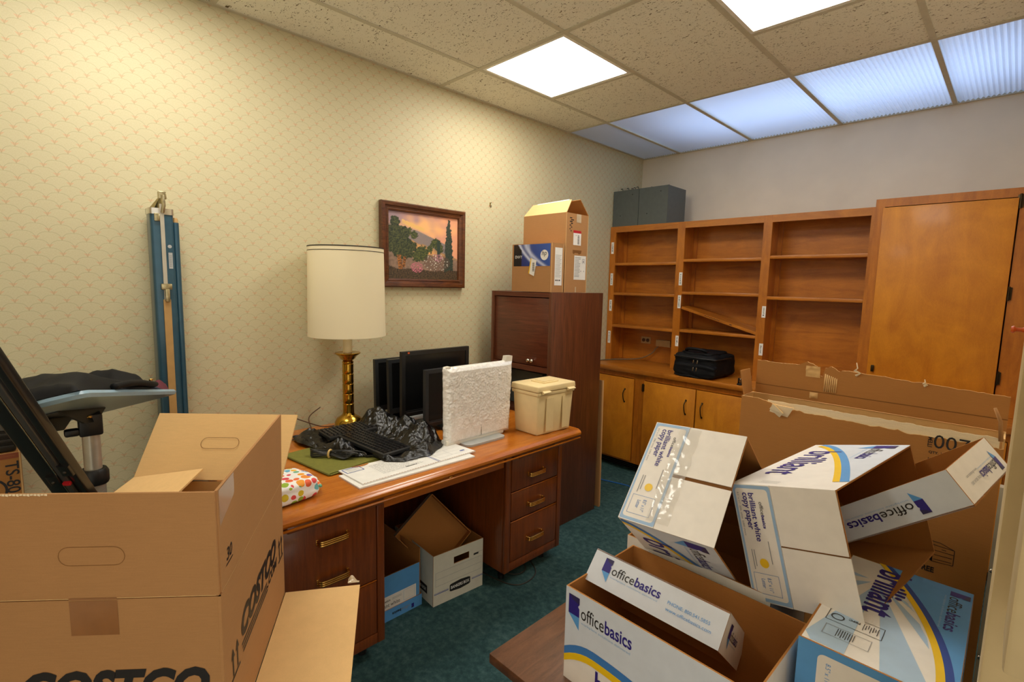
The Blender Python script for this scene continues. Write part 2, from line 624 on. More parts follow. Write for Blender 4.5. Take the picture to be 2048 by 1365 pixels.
class Face:
    """a flat face that print is laid on: origin, reading direction, up direction (vertex space of the parent)"""
    def __init__(self, parent, o, ux, uy, world=False):
        self.p, self.o, self.ux, self.uy, self.world = parent, V(o), V(ux).normalized(), V(uy).normalized(), world
        self.n = self.ux.cross(self.uy)

    def pt(self, x, y, lift=0.0006):
        return self.o + self.ux * x + self.uy * y + self.n * lift

    def shape(self, name, mat, polys, lift=0.0006):
        m = MB()
        for po in polys:
            m.poly([self.pt(x, y, lift) for x, y in po])
        return m.build(name, mat, self.p, world=self.world)

    def rects(self, name, mat, rs, lift=0.0006):
        return self.shape(name, mat, [[(a, b), (c, b), (c, d), (a, d)] for a, b, c, d in rs], lift)

    def outline(self, name, mat, x0, y0, x1, y1, t=0.002, lift=0.0008):
        return self.rects(name, mat, [(x0, y0, x1, y0 + t), (x0, y1 - t, x1, y1), (x0, y0 + t, x0 + t, y1 - t), (x1 - t, y0 + t, x1, y1 - t)], lift)

    def band(self, name, mat, lo, hi, lift=0.0008):
        """region between two polylines of equal length"""
        m = MB()
        for k in range(len(lo) - 1):
            m.poly([self.pt(*lo[k], lift), self.pt(*lo[k + 1], lift), self.pt(*hi[k + 1], lift), self.pt(*hi[k], lift)])
        return m.build(name, mat, self.p, world=self.world)

    def text(self, s, x, y, width=None, size=0.02, mat='black_print', bold=0.0, shear=0.0, height=None, lift=0.001, name='lettering'):
        cu = bpy.data.curves.new('lettering', 'FONT')
        cu.body = s
        cu.size = 1.0
        cu.offset = bold
        cu.shear = shear
        cu.resolution_u = 3
        ob = bpy.data.objects.new('lettering', cu)
        me = bpy.data.meshes.new_from_object(ob)
        bpy.data.objects.remove(ob)
        vs = [q.co.copy() for q in me.vertices]
        fs = [tuple(p.vertices) for p in me.polygons]
        bpy.data.meshes.remove(me)
        bpy.data.curves.remove(cu)
        x0 = min(q.x for q in vs); x1 = max(q.x for q in vs)
        y0 = min(q.y for q in vs); y1 = max(q.y for q in vs)
        sx = width / (x1 - x0) if width else size
        sy = height / (y1 - y0) if height else (sx if width else size)
        yb = y0 if height else 0.0
        m = MB()
        m.v = [self.pt(x + (q.x - x0) * sx, y + (q.y - yb) * sy, lift) for q in vs]
        m.f = fs
        m.m = [0] * len(fs)
        return m.build(name, mat, self.p, world=self.world)


def rrect(x0, y0, x1, y1, r, n=5):
    o = []
    for cx, cy, a0 in ((x1 - r, y0 + r, -pi / 2), (x1 - r, y1 - r, 0), (x0 + r, y1 - r, pi / 2), (x0 + r, y0 + r, pi)):
        for k in range(n + 1):
            a = a0 + pi / 2 * k / n
            o.append((cx + r * cos(a), cy + r * sin(a)))
    return o


def ring(face, name, mat, outer, inner, lift=0.0008):
    return face.band(name, mat, outer + outer[:1], inner + inner[:1], lift)


def catmull(pts, n=8):
    P = [V(p) for p in pts]
    P = [P[0]] + P + [P[-1]]
    out = []
    for i in range(1, len(P) - 2):
        for k in range(n):
            t = k / n
            a, b, c, d = P[i - 1], P[i], P[i + 1], P[i + 2]
            out.append(0.5 * ((2 * b) + (c - a) * t + (2 * a - 5 * b + 4 * c - d) * t * t + (3 * b - a - 3 * c + d) * t ** 3))
    out.append(P[-2])
    return out


# ------------------------------------------------------------------ the room
H = 2.709
D = 4.25
struct(bx('floor', 'carpet', None, -0.05, -1.6, -0.05, 2.75, 4.35, 0.0))
struct(bx('wall_left', 'wallpaper', None, -0.1, -1.6, 0.0, 0.0, 4.35, 3.2))
struct(bx('wall_far', 'plain_wall', None, 0.0, D, 0.0, 2.75, D + 0.1, 3.2))
struct(bx('wall_right', 'plain_wall', None, 2.665, 0.86, 0.0, 2.765, D, 3.2))
struct(bx('wall_near', 'plain_wall', None, 0.0, -1.6, 0.0, 2.75, -1.5, 3.2))
# door frame beside the camera: casing board, and a second board in front that ends above the floor
jamb = struct(bx('trim_1', 'door_trim', None, 2.601, 0.74, 0.0, 2.765, 0.86, 2.12, 0.004))
struct(bx('trim_2', 'door_trim', None, 2.6135, 0.62, 1.185, 2.70, 0.70, 2.12, 0.004))
# baseboard along the wallpapered wall
struct(bx('baseboard_left', 'dark_ribs', None, 0.0, -1.5, 0.0, 0.008, 3.5, 0.1))

# ceiling: deck above, T-bars, tiles, ribbed diffusers
ceil = struct(bx('ceiling', 'deck_white', None, -0.05, -1.6, 3.12, 2.75, D + 0.05, 3.2))
LX = [0.3665 + 0.6096 * k for k in range(4)]
XS = [0.0] + LX + [2.665]
YS = [-1.5, -0.531, 0.688, 1.907, 3.126, D]
bars = []
for x in LX:
    bars.append((x - 0.012, -1.5, x + 0.012, D))
for y in YS[1:-1]:
    bars.append((0.0, y - 0.012, 2.665, y + 0.012))
bars += [(0.0, -1.5, 0.022, D), (0.0, D - 0.014, 2.665, D), (LX[0], 2.5166 - 0.012, LX[1], 2.5166 + 0.012), (LX[2], 2.5166 - 0.012, LX[3], 2.5166 + 0.012),
         (LX[0], 0.0786 - 0.012, LX[1], 0.0786 + 0.012)]
for k, (a, b, c, d) in enumerate(bars):
    zb = H - 0.004 - (0.0006 if c - a > 0.1 else 0.0)
    m = MB()
    m.box(a, b, zb, c, d, H)
    m.box((a + c) / 2 - 0.002 if c - a < 0.1 else a, (b + d) / 2 - 0.002 if c - a >= 0.1 else b, H, (a + c) / 2 + 0.002 if c - a < 0.1 else c, (b + d) / 2 + 0.002 if c - a >= 0.1 else d, H + 0.04)
    m.build('grid_bar', 'grid_metal', ceil)
lights = {(1, 1), (1, 3), (3, 3)}
for i in range(5):
    for j in range(4):
        x0, x1, y0, y1 = XS[i], XS[i + 1], YS[j], YS[j + 1]
        if (i, j) == (1, 1):
            y1 = y0 + 0.6096
        elif (i, j) in lights:
            y0 = y0 + 0.6096
        bx('tile', 'ceiling_tile', ceil, x0 + 0.004, y0 + 0.004, H, x1 - 0.004, y1 - 0.004, H + 0.016)
for i in range(5):
    x0, x1 = XS[i] + 0.006, XS[i + 1] - 0.006
    nr = max(8, round((x1 - x0) / 0.0225))
    m = MB()
    prof = []
    for k in range(nr * 4 + 1):
        ph = (k % 4) / 4.0
        prof.append((x0 + (x1 - x0) * k / (nr * 4), H + 0.0065 + 0.0055 * sin(2 * pi * ph)))
    for k in range(len(prof) - 1):
        (xa, za), (xb, zb) = prof[k], prof[k + 1]
        m.poly([(xa, 3.13, za), (xa, D - 0.006, za), (xb, D - 0.006, zb), (xb, 3.13, zb)])
    m.build('diffuser_panel', 'diffuser', ceil)
# plenum side board that keeps the daylight behind the diffusers
bx('plenum_board', 'plain_wall', ceil, -0.05, 3.10, H + 0.03, 2.75, 3.12, 3.12)
bx('plenum_board', 'plain_wall', ceil, 2.665, 3.10, H + 0.03, 2.75, D, 3.12)

spots = {(1, 3): 'square lit ceiling panel close to the wallpapered wall', (3, 3): 'square lit ceiling panel cut off by the top edge of the view',
         (1, 1): 'square lit ceiling panel over the black folded stand, out of view'}
for (i, j), lab in spots.items():
    x0, x1, y0 = XS[i] + 0.013, XS[i + 1] - 0.013, YS[j] + 0.013
    y1 = YS[j] + 0.6096 - 0.013
    if (i, j) == (1, 1):
        y0, y1 = y0 + 0.6096, y1 + 0.6096
    t = thing('ceiling_light', lab, 'ceiling light', ((x0 + x1) / 2, (y0 + y1) / 2, H), group='lit square panels in the ceiling grid')
    m = MB()
    f = 0.018
    for a in ((x0, y0, x1, y0 + f), (x0, y1 - f, x1, y1), (x0, y0 + f, x0 + f, y1 - f), (x1 - f, y0 + f, x1, y1 - f)):
        m.box(a[0], a[1], H - 0.003, a[2], a[3], H + 0.02)
    m.build('frame', 'lamp_frame', t)
    bx('diffuser', 'lamp_panel', t, x0 + f, y0 + f, H + 0.004, x1 - f, y1 - f, H + 0.012)
    bx('housing', 'lamp_frame', t, x0, y0, H + 0.02, x1, y1, H + 0.05)

# ------------------------------------------------------------------ built-in wall of cabinets
YF = 3.77
wt = thing('worktop', 'long honey-coloured wooden worktop under the open bookcase, black bag on it', 'worktop', (1.3, 3.88, 0.832))
bx('slab', 'honey_wood_flat', wt, 0.004, 3.50, 0.834, 2.66, D - 0.004, 0.872, 0.005)


def curved_pull(parent, x, z0, z1, y):
    m = MB()
    m.tube(catmull([(x, y, z0), (x, y - 0.006, z0 + 0.004), (x + 0.002, y - 0.024, z0 + 0.03), (x - 0.002, y - 0.024, z1 - 0.03), (x, y - 0.006, z1 - 0.004), (x, y, z1)], 4), 0.0042, 8)
    m.lathe([(0.008, 0), (0.006, 0.003)], (x, y, z0), 10, axis=(0, -1, 0))
    m.lathe([(0.008, 0), (0.006, 0.003)], (x, y, z1), 10, axis=(0, -1, 0))
    return m.build('handle', 'bronze', parent, smooth=True)


def hinge(parent, x, z0, z1, y):
    m = MB()
    m.tube([(x, y - 0.004, z0), (x, y - 0.004, z1)], 0.005, 8)
    m.bbox(x - 0.012, y - 0.002, z0 + 0.004, x + 0.012, y, z1 - 0.004, 0.001)
    return m.build('hinge', 'bronze', parent, smooth='auto')


def base_unit(label, x0, x1, doors):
    t = thing('base_cabinet', label, 'cabinet', ((x0 + x1) / 2, 3.9, 0.0), group='base cabinets under the worktop')
    m = MB()
    m.box(x0, 3.545, 0.085, x0 + 0.018, D - 0.006, 0.832)
    m.box(x1 - 0.018, 3.545, 0.085, x1, D - 0.006, 0.832)
    m.box(x0 + 0.018, 3.56, 0.085, x1 - 0.018, D - 0.02, 0.103)
    m.box(x0 + 0.018, D - 0.02, 0.085, x1 - 0.018, D - 0.006, 0.832)
    m.build('carcass', 'honey_wood', t)
    m = MB()
    m.box(x0, 3.53, 0.79, x1, 3.545, 0.832)
    m.box(x0, 3.53, 0.085, x1, 3.545, 0.10)
    xs = [x0] + [q for d in doors for q in d[:2]] + [x1]
    for k in range(0, len(xs), 2):
        m.box(xs[k], 3.5305, 0.10, xs[k + 1], 3.545, 0.79)
    m.build('face_frame', 'honey_wood', t)
    m = MB()
    m.box(x0, 3.62, 0.0, x1, 3.64, 0.085)
    for k in range(5):
        m.box(x0, 3.607, 0.006 + k * 0.016, x1, 3.62, 0.013 + k * 0.016)
    m.build('toe_kick', 'dark_ribs', t)
    for a, b, hx, hg in doors:
        d = bx('door', 'honey_door', t, a + 0.002, 3.512, 0.103, b - 0.002, 3.53, 0.786, 0.003)
        curved_pull(d, hx, 0.59, 0.695, 3.512)
        if hg is not None:
            hinge(d, hg, 0.70, 0.765, 3.512)
    return t


base_unit('end base cabinet with one door, half hidden behind the dark tall cabinet', 0.004, 0.51, [(0.05, 0.466, 0.386, None)])
base_unit('two-door base cabinet below the black bag', 0.512, 1.46, [(0.556, 0.985, 0.914, 0.553), (0.99, 1.425, 1.04, None)])
base_unit('two-door base cabinet hidden behind the torn brown carton', 1.462, 2.655, [(1.5, 2.05, 1.98, None), (2.06, 2.62, 2.13, None)])

# open bookcase
bc = thing('bookcase', 'open honey-coloured wooden bookcase of three bays with white labels on its posts', 'bookcase', (0.96, 4.0, 0.872))
TOP = 2.047
bx('back_panel', 'honey_wood_flat', bc, 0.02, 3.985, 0.873, 1.925, 3.997, TOP - 0.02)
bx('top_board', 'honey_wood_flat', bc, 0.004, YF + 0.018, TOP - 0.02, 1.924, D - 0.004, TOP)
posts = [(0.004, 0.06), (0.637, 0.699), (1.281, 1.338), (1.905, 1.924)]
for a, b in posts:
    bx('post', 'honey_wood', bc, a, YF, 0.873, b, YF + 0.018, TOP)
for k in range(3):
    bx('top_rail', 'honey_wood_flat', bc, posts[k][1], YF, 1.998, posts[k + 1][0], YF + 0.018, TOP)
for a, b in ((0.004, 0.024), (0.661, 0.679), (1.301, 1.319), (1.906, 1.924)):
    bx('divider', 'honey_wood', bc, a, YF + 0.018, 0.873, b, 3.985, TOP - 0.021)
for x in (0.024, 0.679, 1.319):
    bx('cleat', 'honey_wood', bc, x, 3.963, 0.874, x + 0.028, 3.984, TOP - 0.022)
    bx('cleat', 'honey_wood', bc, x, YF + 0.02, 0.874, x + 0.012, YF + 0.05, TOP - 0.022)
for x0, x1, zs in ((0.024, 0.661, (1.724, 1.466, 1.183)), (0.679, 1.301, (1.745, 1.49, 1.189)), (1.319, 1.906, (1.757, 1.473))):
    for z in zs:
        bx('shelf', 'honey_wood_flat', bc, x0 + 0.013, YF + 0.004 - 0.002, z - 0.011, x1 - 0.001, 3.962, z + 0.011, 0.002)
# label-maker strips on the posts, each a sticker with small unreadable marks
rnd = random.Random(3)
for xa, za, zb in ((0.031, 1.914, 1.814), (0.035, 1.644, 1.539), (0.036, 1.411, 1.313), (0.036, 1.134, 1.026), (0.689, 1.652, 1.55), (0.684, 1.471, 1.368), (0.69, 1.147, 1.062), (1.331, 1.414, 1.333), (1.331, 1.147, 1.062)):
    xa = min(max(xa, 0.02), 1.326)
    xa = 0.668 + (xa - 0.687) if 0.6 < xa < 0.8 else xa
    if 0.6 < xa < 0.8:
        xa = 0.684
    st = bx('label_sticker', 'paper', bc, xa - 0.013, YF - 0.0012, zb, xa + 0.013, YF - 0.0002, za)
    fc = Face(st, (xa - 0.013, YF - 0.0012, za), (0, 0, -1), (1, 0, 0), True)
    rs = []
    x = 0.012
    while x < (za - zb) - 0.014:
        wd = rnd.uniform(0.003, 0.009)
        rs.append((x, 0.008 + rnd.uniform(0, 0.002), x + wd, 0.016 + rnd.uniform(-0.003, 0.002)))
        x += wd + rnd.uniform(0.0015, 0.007)
    fc.rects('marks', 'black_print', rs, 0.0004)

# tall cupboard on the worktop
tc = thing('tall_cupboard', 'tall honey-coloured cupboard with one large plywood door, right of the open bookcase', 'cupboard', (2.3, 4.0, 0.872))
m = MB()
m.box(1.926, 3.768, 0.873, 1.944, D - 0.004, 2.07)
m.box(2.642, 3.768, 0.873, 2.66, D - 0.004, 2.07)
m.box(1.944, 3.768, 2.052, 2.642, D - 0.004, 2.07)
m.box(1.944, D - 0.016, 0.873, 2.642, D - 0.004, 2.052)
m.box(1.944, 3.768, 0.873, 2.642, D - 0.016, 0.89)
m.build('carcass', 'honey_wood', tc)
m = MB()
m.box(1.926, 3.75, 0.873, 1.972, 3.768, 2.088)
m.box(2.548, 3.75, 0.873, 2.66, 3.768, 2.088)
m.box(1.972, 3.75, 2.04, 2.548, 3.768, 2.088)
m.box(1.972, 3.75, 0.873, 2.548, 3.768, 0.90)
m.build('face_frame', 'honey_wood', tc)
d = bx('door', 'honey_door', tc, 1.966, 3.732, 0.905, 2.542, 3.7495, 2.034, 0.003)
for z in (1.98, 1.50, 1.045):
    hinge(d, 2.549, z, z + 0.075, 3.744)
m = MB()
m.bbox(1.988, 3.716, 1.045, 2.004, 3.732, 1.085, 0.003)
m.build('latch', 'bronze', d, smooth='auto')

# fallen shelf board
lb = thing('shelf_board', 'loose shelf board lying slanted in the middle bay of the bookcase', 'shelf board', (1.0, 3.87, 1.2))
m = MB()
p0, p1 = V((0.703, 0, 1.365)), V((1.290, 0, 1.2025))
for_ = [(p0.x, 3.772, p0.z), (p1.x, 3.772, p1.z), (p1.x, 3.955, p1.z + 0.004), (p0.x, 3.955, p0.z + 0.004)]
upv = V((0.268, 0, 0.963)) * 0.02
m.hexa([V(p) for p in for_] + [V(p) + upv for p in for_])
board = m.build('board', 'honey_wood_flat', lb)
ux = (p1 - p0).normalized()
fc = Face(board, V((p0.x, 3.772, p0.z)), ux, upv.normalized(), True)
rs = [(0.20 + k * 0.0125, 0.006 + (k % 3) * 0.001, 0.207 + k * 0.0125, 0.014 - (k % 2) * 0.002) for k in range(10)] + [(0.40, 0.006, 0.418, 0.012)]
fc.rects('marks', 'black_print', rs, 0.0005)

# outlet and raceway box in the lower left opening
ot = thing('wall_outlet', 'brown double outlet at the back of the lowest left opening', 'outlet', (0.28, 3.98, 1.06))
m = MB(); m.bbox(0.235, 3.979, 1.03, 0.33, 3.9845, 1.09, 0.002); m.build('plate', 'ivory', ot, smooth='auto')
for x in (0.262, 0.303):
    m = MB(); m.lathe([(0.016, 0.0), (0.016, 0.004), (0.010, 0.006)], (x, 3.979, 1.06), 14, axis=(0, -1, 0)); s = m.build('socket', 'cord_brown', ot, smooth='auto')
    fc = Face(s, (x - 0.01, 3.973, 1.05), (1, 0, 0), (0, 0, 1), True); fc.rects('slot', 'dark_void', [(0.005, 0.006, 0.007, 0.014), (0.013, 0.006, 0.015, 0.014)], 0.0004)
t = thing('junction_box', 'ivory flat junction box at the back of the lowest left opening, beside the outlet', 'junction box', (0.47, 3.97, 0.98))
bx('cover', 'ivory', t, 0.40, 3.945, 1.02, 0.535, 3.984, 1.078, 0.004)
cb = thing('counter_cable', 'grey cable lying along the worktop from the dark cabinet to the outlet', 'cable', (0.1, 3.75, 0.875))
m = MB(); m.tube(catmull([(0.012, 3.56, 0.877), (0.03, 3.68, 0.877), (0.07, 3.80, 0.877), (0.16, 3.9, 0.88), (0.27, 3.94, 0.90), (0.36, 3.955, 0.95), (0.40, 3.955, 1.0), (0.42, 3.955, 1.016)], 6), 0.0045, 8)
m.build('cord', 'cord_grey', cb, smooth=True)
cl = thing('clamp', 'small black metal clamp on the worktop edge beside the torn carton', 'clamp', (1.29, 3.52, 0.872))
m = MB(); m.bbox(1.275, 3.505, 0.8725, 1.305, 3.55, 0.884, 0.003); m.bbox(1.278, 3.512, 0.884, 1.284, 3.543, 0.92, 0.002); m.bbox(1.296, 3.512, 0.884, 1.302, 3.543, 0.92, 0.002)
m.build('jaw', 'black_metal', cl, smooth='auto')
m = MB(); m.tube([(1.284, 3.53, 0.91), (1.296, 3.53, 0.91)], 0.004, 8); m.build('spring', 'chrome', cl, smooth=True)


# grey steel file boxes on top of the bookcase
def steel_box(label, x0, x1, hooks):
    t = thing('file_box', label, 'file box', ((x0 + x1) / 2, 3.95, TOP), group='grey file boxes on the bookcase')
    z0, z1, y0, y1, k = TOP + 0.001, 2.352, 3.79, 4.09, 0.004
    bx('front_panel', 'steel_grey', t, x0, y0, z0, x1, y0 + k, z1)
    bx('rear_panel', 'steel_grey', t, x0, y1 - k, z0, x1, y1, z1)
    bx('side_panel', 'steel_grey', t, x0, y0 + k, z0, x0 + k, y1 - k, z1)
    bx('side_panel', 'steel_grey', t, x1 - k, y0 + k, z0, x1, y1 - k, z1)
    bx('bottom', 'steel_grey', t, x0 + k, y0 + k, z0, x1 - k, y1 - k, z0 + k)
    for hx, hy, sgn in hooks:
        m = MB()
        m.tube(catmull([(hx, hy, 2.30), (hx, hy, 2.36), (hx + 0.006 * sgn, hy, 2.375), (hx + 0.02 * sgn, hy, 2.372)], 4), 0.003, 6)
        m.box(hx - 0.004, hy - 0.02, 2.10, hx + 0.004, hy + 0.02, 2.30)
        m.build('hook', 'black_metal', t)
    m = MB()
    for px_, pz in ((0.3, 2.14), (0.75, 2.31)):
        m.lathe([(0.005, 0), (0.004, 0.002), (0.0, 0.0025)], (x0 + (x1 - x0) * px_, y0, pz), 8, axis=(0, -1, 0), caps=False)
    m.build('rivet', 'black_metal', t)


steel_box('grey steel file box on the bookcase, left one, touching the wallpaper', 0.006, 0.256, [(0.07, 3.83, -1), (0.13, 3.83, -1), (0.155, 3.86, -1), (0.19, 3.84, -1), (0.225, 3.83, -1)])
steel_box('grey steel file box on the bookcase, right one, beside the bare beige wall', 0.260, 0.523, [(0.30, 3.9, 1), (0.33, 3.92, 1), (0.38, 3.92, 1), (0.42, 3.92, 1), (0.47, 3.91, -1)])

# soft black bag on the worktop
def soft_box(name, mat, parent, c, half, amp, n=14, seed=0.0, p=5.0, taper=0.0, yaw=0.0, squash=None):
    """rounded, slightly wrinkled block"""
    bm = bmesh.new()
    bmesh.ops.create_cube(bm, size=2.0)
    bmesh.ops.subdivide_edges(bm, edges=list(bm.edges), cuts=n, use_grid_fill=True)
    m = MB()
    cy, sy = cos(yaw), sin(yaw)
    for q in bm.verts:
        d = q.co
        k = (abs(d.x) ** p + abs(d.y) ** p + abs(d.z) ** p) ** (1.0 / p)
        d = d / k
        w_ = noise.noise(V((d.x * 2.1 + seed, d.y * 2.1, d.z * 2.1))) * amp + noise.noise(V((d.x * 6 + seed, d.y * 6, d.z * 6 + 3))) * amp * 0.4
        x, y, z = d.x * half[0] * (1 - taper * (d.z + 1) / 2), d.y * half[1] * (1 - taper * (d.z + 1) / 2), d.z * half[2]
        nn = V((d.x ** 3, d.y ** 3, d.z ** 3 if d.z > -0.5 else 0.0)).normalized()
        x += nn.x * w_; y += nn.y * w_; z += nn.z * w_
        if squash:
            x, y, z = squash(x, y, z)
        q.co = V((c[0] + x * cy - y * sy, c[1] + x * sy + y * cy, c[2] + z))
    m.add_bm(bm)
    return m.build(name, mat, parent, smooth=True)


bg = thing('laptop_bag', 'black nylon laptop bag lying on the worktop below the bookcase', 'bag', (0.945, 3.71, 0.873))
soft_box('body', 'nylon', bg, (0.945, 3.715, 0.963), (0.178, 0.185, 0.085), 0.008, 16, 2.0, 7, 0.06, -0.06)
soft_box('front_pocket', 'nylon', bg, (0.955, 3.545, 0.927), (0.16, 0.035, 0.05), 0.007, 10, 5.0, 5, 0.0, -0.06)
soft_box('top_pocket', 'nylon', bg, (0.95, 3.70, 1.046), (0.13, 0.14, 0.014), 0.006, 10, 8.0, 5, 0.0, -0.06)
m = MB(); m.tube(catmull([(0.86, 3.60, 1.05), (0.86, 3.58, 1.07), (0.90, 3.56, 1.082), (0.97, 3.555, 1.082), (1.01, 3.575, 1.07), (1.01, 3.60, 1.05)], 5), 0.011, 8); m.build('handle', 'nylon', bg, smooth=True)
m = MB(); m.tube([(0.785, 3.545, 1.02), (0.86, 3.525, 1.022), (1.0, 3.518, 1.02), (1.10, 3.53, 1.018), (1.115, 3.58, 1.018), (1.118, 3.78, 1.018)], 0.005, 6); m.build('piping', 'black_plastic', bg, smooth=True)
for z, x in ((1.0, 0.955), (1.0, 0.985), (0.945, 0.955), (0.945, 0.98)):
    m = MB(); m.bbox(x - 0.004, 3.505, z - 0.02, x + 0.004, 3.513, z + 0.008, 0.002); m.build('zip_pull', 'chrome', bg, smooth='auto')
m = MB(); m.tube(catmull([(0.80, 3.535, 0.885), (0.86, 3.515, 0.88), (0.93, 3.51, 0.884), (0.99, 3.515, 0.879), (1.08, 3.535, 0.885)], 5), 0.007, 6); m.build('strap', 'nylon', bg, smooth=True)

# ------------------------------------------------------------------ dark tall cabinet with overhead box
CX0, CX1, CY0, CY1, CZ = 0.14, 0.667, 2.24, 2.75, 1.485
hc = thing('hutch_cabinet', 'tall dark mahogany cabinet with overhead flap door, between desk and bookcase', 'cabinet', ((CX0 + CX1) / 2, (CY0 + CY1) / 2, 0))
bx('side_panel', 'mahogany_side', hc, CX1 - 0.026, CY0, 0.001, CX1, CY1, CZ, 0.002)
bx('side_panel', 'mahogany_side', hc, CX0, CY0, 0.001, CX0 + 0.022, CY1, CZ, 0.002)
bx('top_board', 'mahogany_front', hc, CX0 + 0.022, CY0 + 0.004, CZ - 0.03, CX1 - 0.026, CY1, CZ - 0.003)
bx('back_panel', 'mahogany_side', hc, CX0 + 0.022, CY1 - 0.012, 0.02, CX1 - 0.026, CY1 - 0.001, CZ - 0.03)
bx('bottom_board', 'mahogany_front', hc, CX0 + 0.022, CY0 + 0.004, 0.997, CX1 - 0.026, CY1 - 0.012, 1.03)
bx('worktop', 'mahogany_front', hc, CX0 + 0.022, CY0 + 0.02, 0.71, CX1 - 0.026, CY1 - 0.012, 0.735)
d = bx('flap_door', 'mahogany_front', hc, CX0 + 0.026, CY0 + 0.012, 1.034, CX1 - 0.03, CY0 + 0.028, 1.45, 0.002)
for x in (0.489, 0.519):
    m = MB(); m.lathe([(0.005, 0), (0.005, 0.012), (0.012, 0.016), (0.013, 0.022), (0.008, 0.027), (0.0, 0.028)], (x, CY0 + 0.012, 1.062), 14, axis=(0, -1, 0), caps=False); m.build('knob', 'chrome', d, smooth=True)
gc = thing('grey_case', 'flat grey case standing in the dark recess of the tall cabinet, behind the cream box', 'case', (0.34, 2.42, 0.736))
bx('body', 'steel_grey', gc, 0.19, 2.36, 0.737, 0.50, 2.46, 0.965, 0.01)
bx('edge_band', 'dark_bezel', gc, 0.50, 2.37, 0.75, 0.508, 2.45, 0.95, 0.002)

fb = thing('flat_carton', 'flattened brown carton leaning upright behind the dark tall cabinet', 'carton', (0.43, 2.82, 0))
m = MB(); m.panel([(0.20, 2.795, 0.002), (0.672, 2.795, 0.002), (0.652, 2.80, 0.893), (0.20, 2.80, 0.893)], 0.012, 0, 0); m.build('front_sheet', 'kraft_out', fb)
m = MB(); m.panel([(0.20, 2.809, 0.002), (0.665, 2.809, 0.002), (0.650, 2.813, 0.89), (0.20, 2.813, 0.89)], 0.012, 0, 0); m.build('back_sheet', 'kraft_in', fb)

# ------------------------------------------------------------------ desk
DT = 0.765
dk = thing('desk', 'large brown wooden executive desk with two drawer pedestals against the wallpapered wall', 'desk', (0.53, 1.32, 0))
m = MB()
prof = [(0.06, 0.728), (0.985, 0.722), (1.0, 0.728), (1.008, 0.738), (1.008, 0.748), (1.0, 0.758), (0.988, 0.764), (0.97, DT), (0.06, DT)]
m.prism(prof, (0, 2.115, 0), (1, 0, 0), (0, 0, 1), 1.615)
m.build('top', 'desk_wood', dk, smooth='auto')
m = MB(); m.tube([(1.002, 0.502, 0.7185), (1.002, 2.113, 0.7185)], 0.005, 8); m.build('edge_bead', 'desk_wood', dk, smooth=True)


def pedestal(y0, y1, drawers):
    p = MB()
    p.bbox(0.20, y0, 0.075, 0.885, y0 + 0.022, 0.722, 0.003)
    p.bbox(0.20, y1 - 0.022, 0.075, 0.885, y1, 0.722, 0.003)
    p.box(0.20, y0 + 0.022, 0.075, 0.215, y1 - 0.022, 0.72)
    p.box(0.215, y0 + 0.022, 0.078, 0.885, y1 - 0.022, 0.098)
    b = p.build('pedestal', 'desk_front', dk, smooth='auto')
    q = MB()
    q.bbox(0.885, y0, 0.075, 0.903, y0 + 0.038, 0.72, 0.004)
    q.bbox(0.885, y1 - 0.032, 0.075, 0.903, y1, 0.72, 0.004)
    q.bbox(0.885, y0 + 0.038, 0.075, 0.901, y1 - 0.032, 0.12, 0.003)
    q.build('pedestal_frame', 'desk_front', b, smooth='auto')
    # pull-out writing slide with a moulded lip
    s = bx('writing_slide', 'desk_front', dk, 0.23, y0 + 0.04, 0.682, 0.955, y1 - 0.034, 0.708, 0.004)
    ym, hw = (y0 + y1) / 2 - 0.02, 0.085
    lip = MB()
    lip.prism([(-hw - 0.05, 0), (hw + 0.05, 0), (hw, 0.020), (-hw, 0.020)], (0.955, ym, 0.703), (0, 1, 0), (1, 0, 0), -0.012)
    lip.build('slide_lip', 'desk_front', s)
    for z0, z1, hs in drawers:
        f = bx('drawer', 'desk_front', dk, 0.25, y0 + 0.042, z0, 0.902, y1 - 0.036, z1, 0.003)
        e = MB(); e.tube([(0.9, y0 + 0.042, z1 + 0.004), (0.9, y1 - 0.036, z1 + 0.004)], 0.003, 6); e.build('edge_strip', 'desk_apron', f, smooth=True)
        for hz in hs:
            h = MB()
            yc = ym + 0.022
            for k in range(3):
                zz = hz + (k - 1) * 0.0075
                h.tube(catmull([(0.902, yc - 0.058, zz), (0.918, yc - 0.056, zz), (0.926, yc - 0.044, zz), (0.927, yc, zz), (0.926, yc + 0.044, zz), (0.918, yc + 0.056, zz), (0.902, yc + 0.058, zz)], 4), 0.0036, 8)
            h.bbox(0.902, yc - 0.062, hz - 0.012, 0.905, yc - 0.052, hz + 0.012, 0.001)
            h.bbox(0.902, yc + 0.052, hz - 0.012, 0.905, yc + 0.062, hz + 0.012, 0.001)
            h.build('handle', 'handle_brass', f, smooth='auto')
    for xx in (0.26, 0.82):
        for yy in (y0 + 0.06, y1 - 0.06):
            g = MB(); g.lathe([(0.018, 0.0), (0.018, 0.02), (0.008, 0.024), (0.008, 0.076)], (xx, yy, 0.0005), 12); g.build('glide', 'black_plastic', dk, smooth='auto')


pedestal(0.555, 0.988, [(0.352, 0.662, (0.59, 0.438)), (0.124, 0.342, (0.23,))])
pedestal(1.66, 2.09, [(0.495, 0.662, (0.561,)), (0.342, 0.484, (0.402,)), (0.124, 0.330, (0.214,))])
ap = bx('center_drawer', 'desk_apron', dk, 0.30, 0.992, 0.632, 0.893, 1.656, 0.715, 0.003)
m = MB(); m.lathe([(0.011, 0), (0.012, 0.004), (0.009, 0.008), (0.0, 0.009)], (0.893, 1.324, 0.672), 14, axis=(1, 0, 0), caps=False); m.build('lock', 'handle_brass', ap, smooth=True)
bx('modesty_panel', 'desk_front', dk, 0.222, 0.99, 0.08, 0.238, 1.658, 0.72)

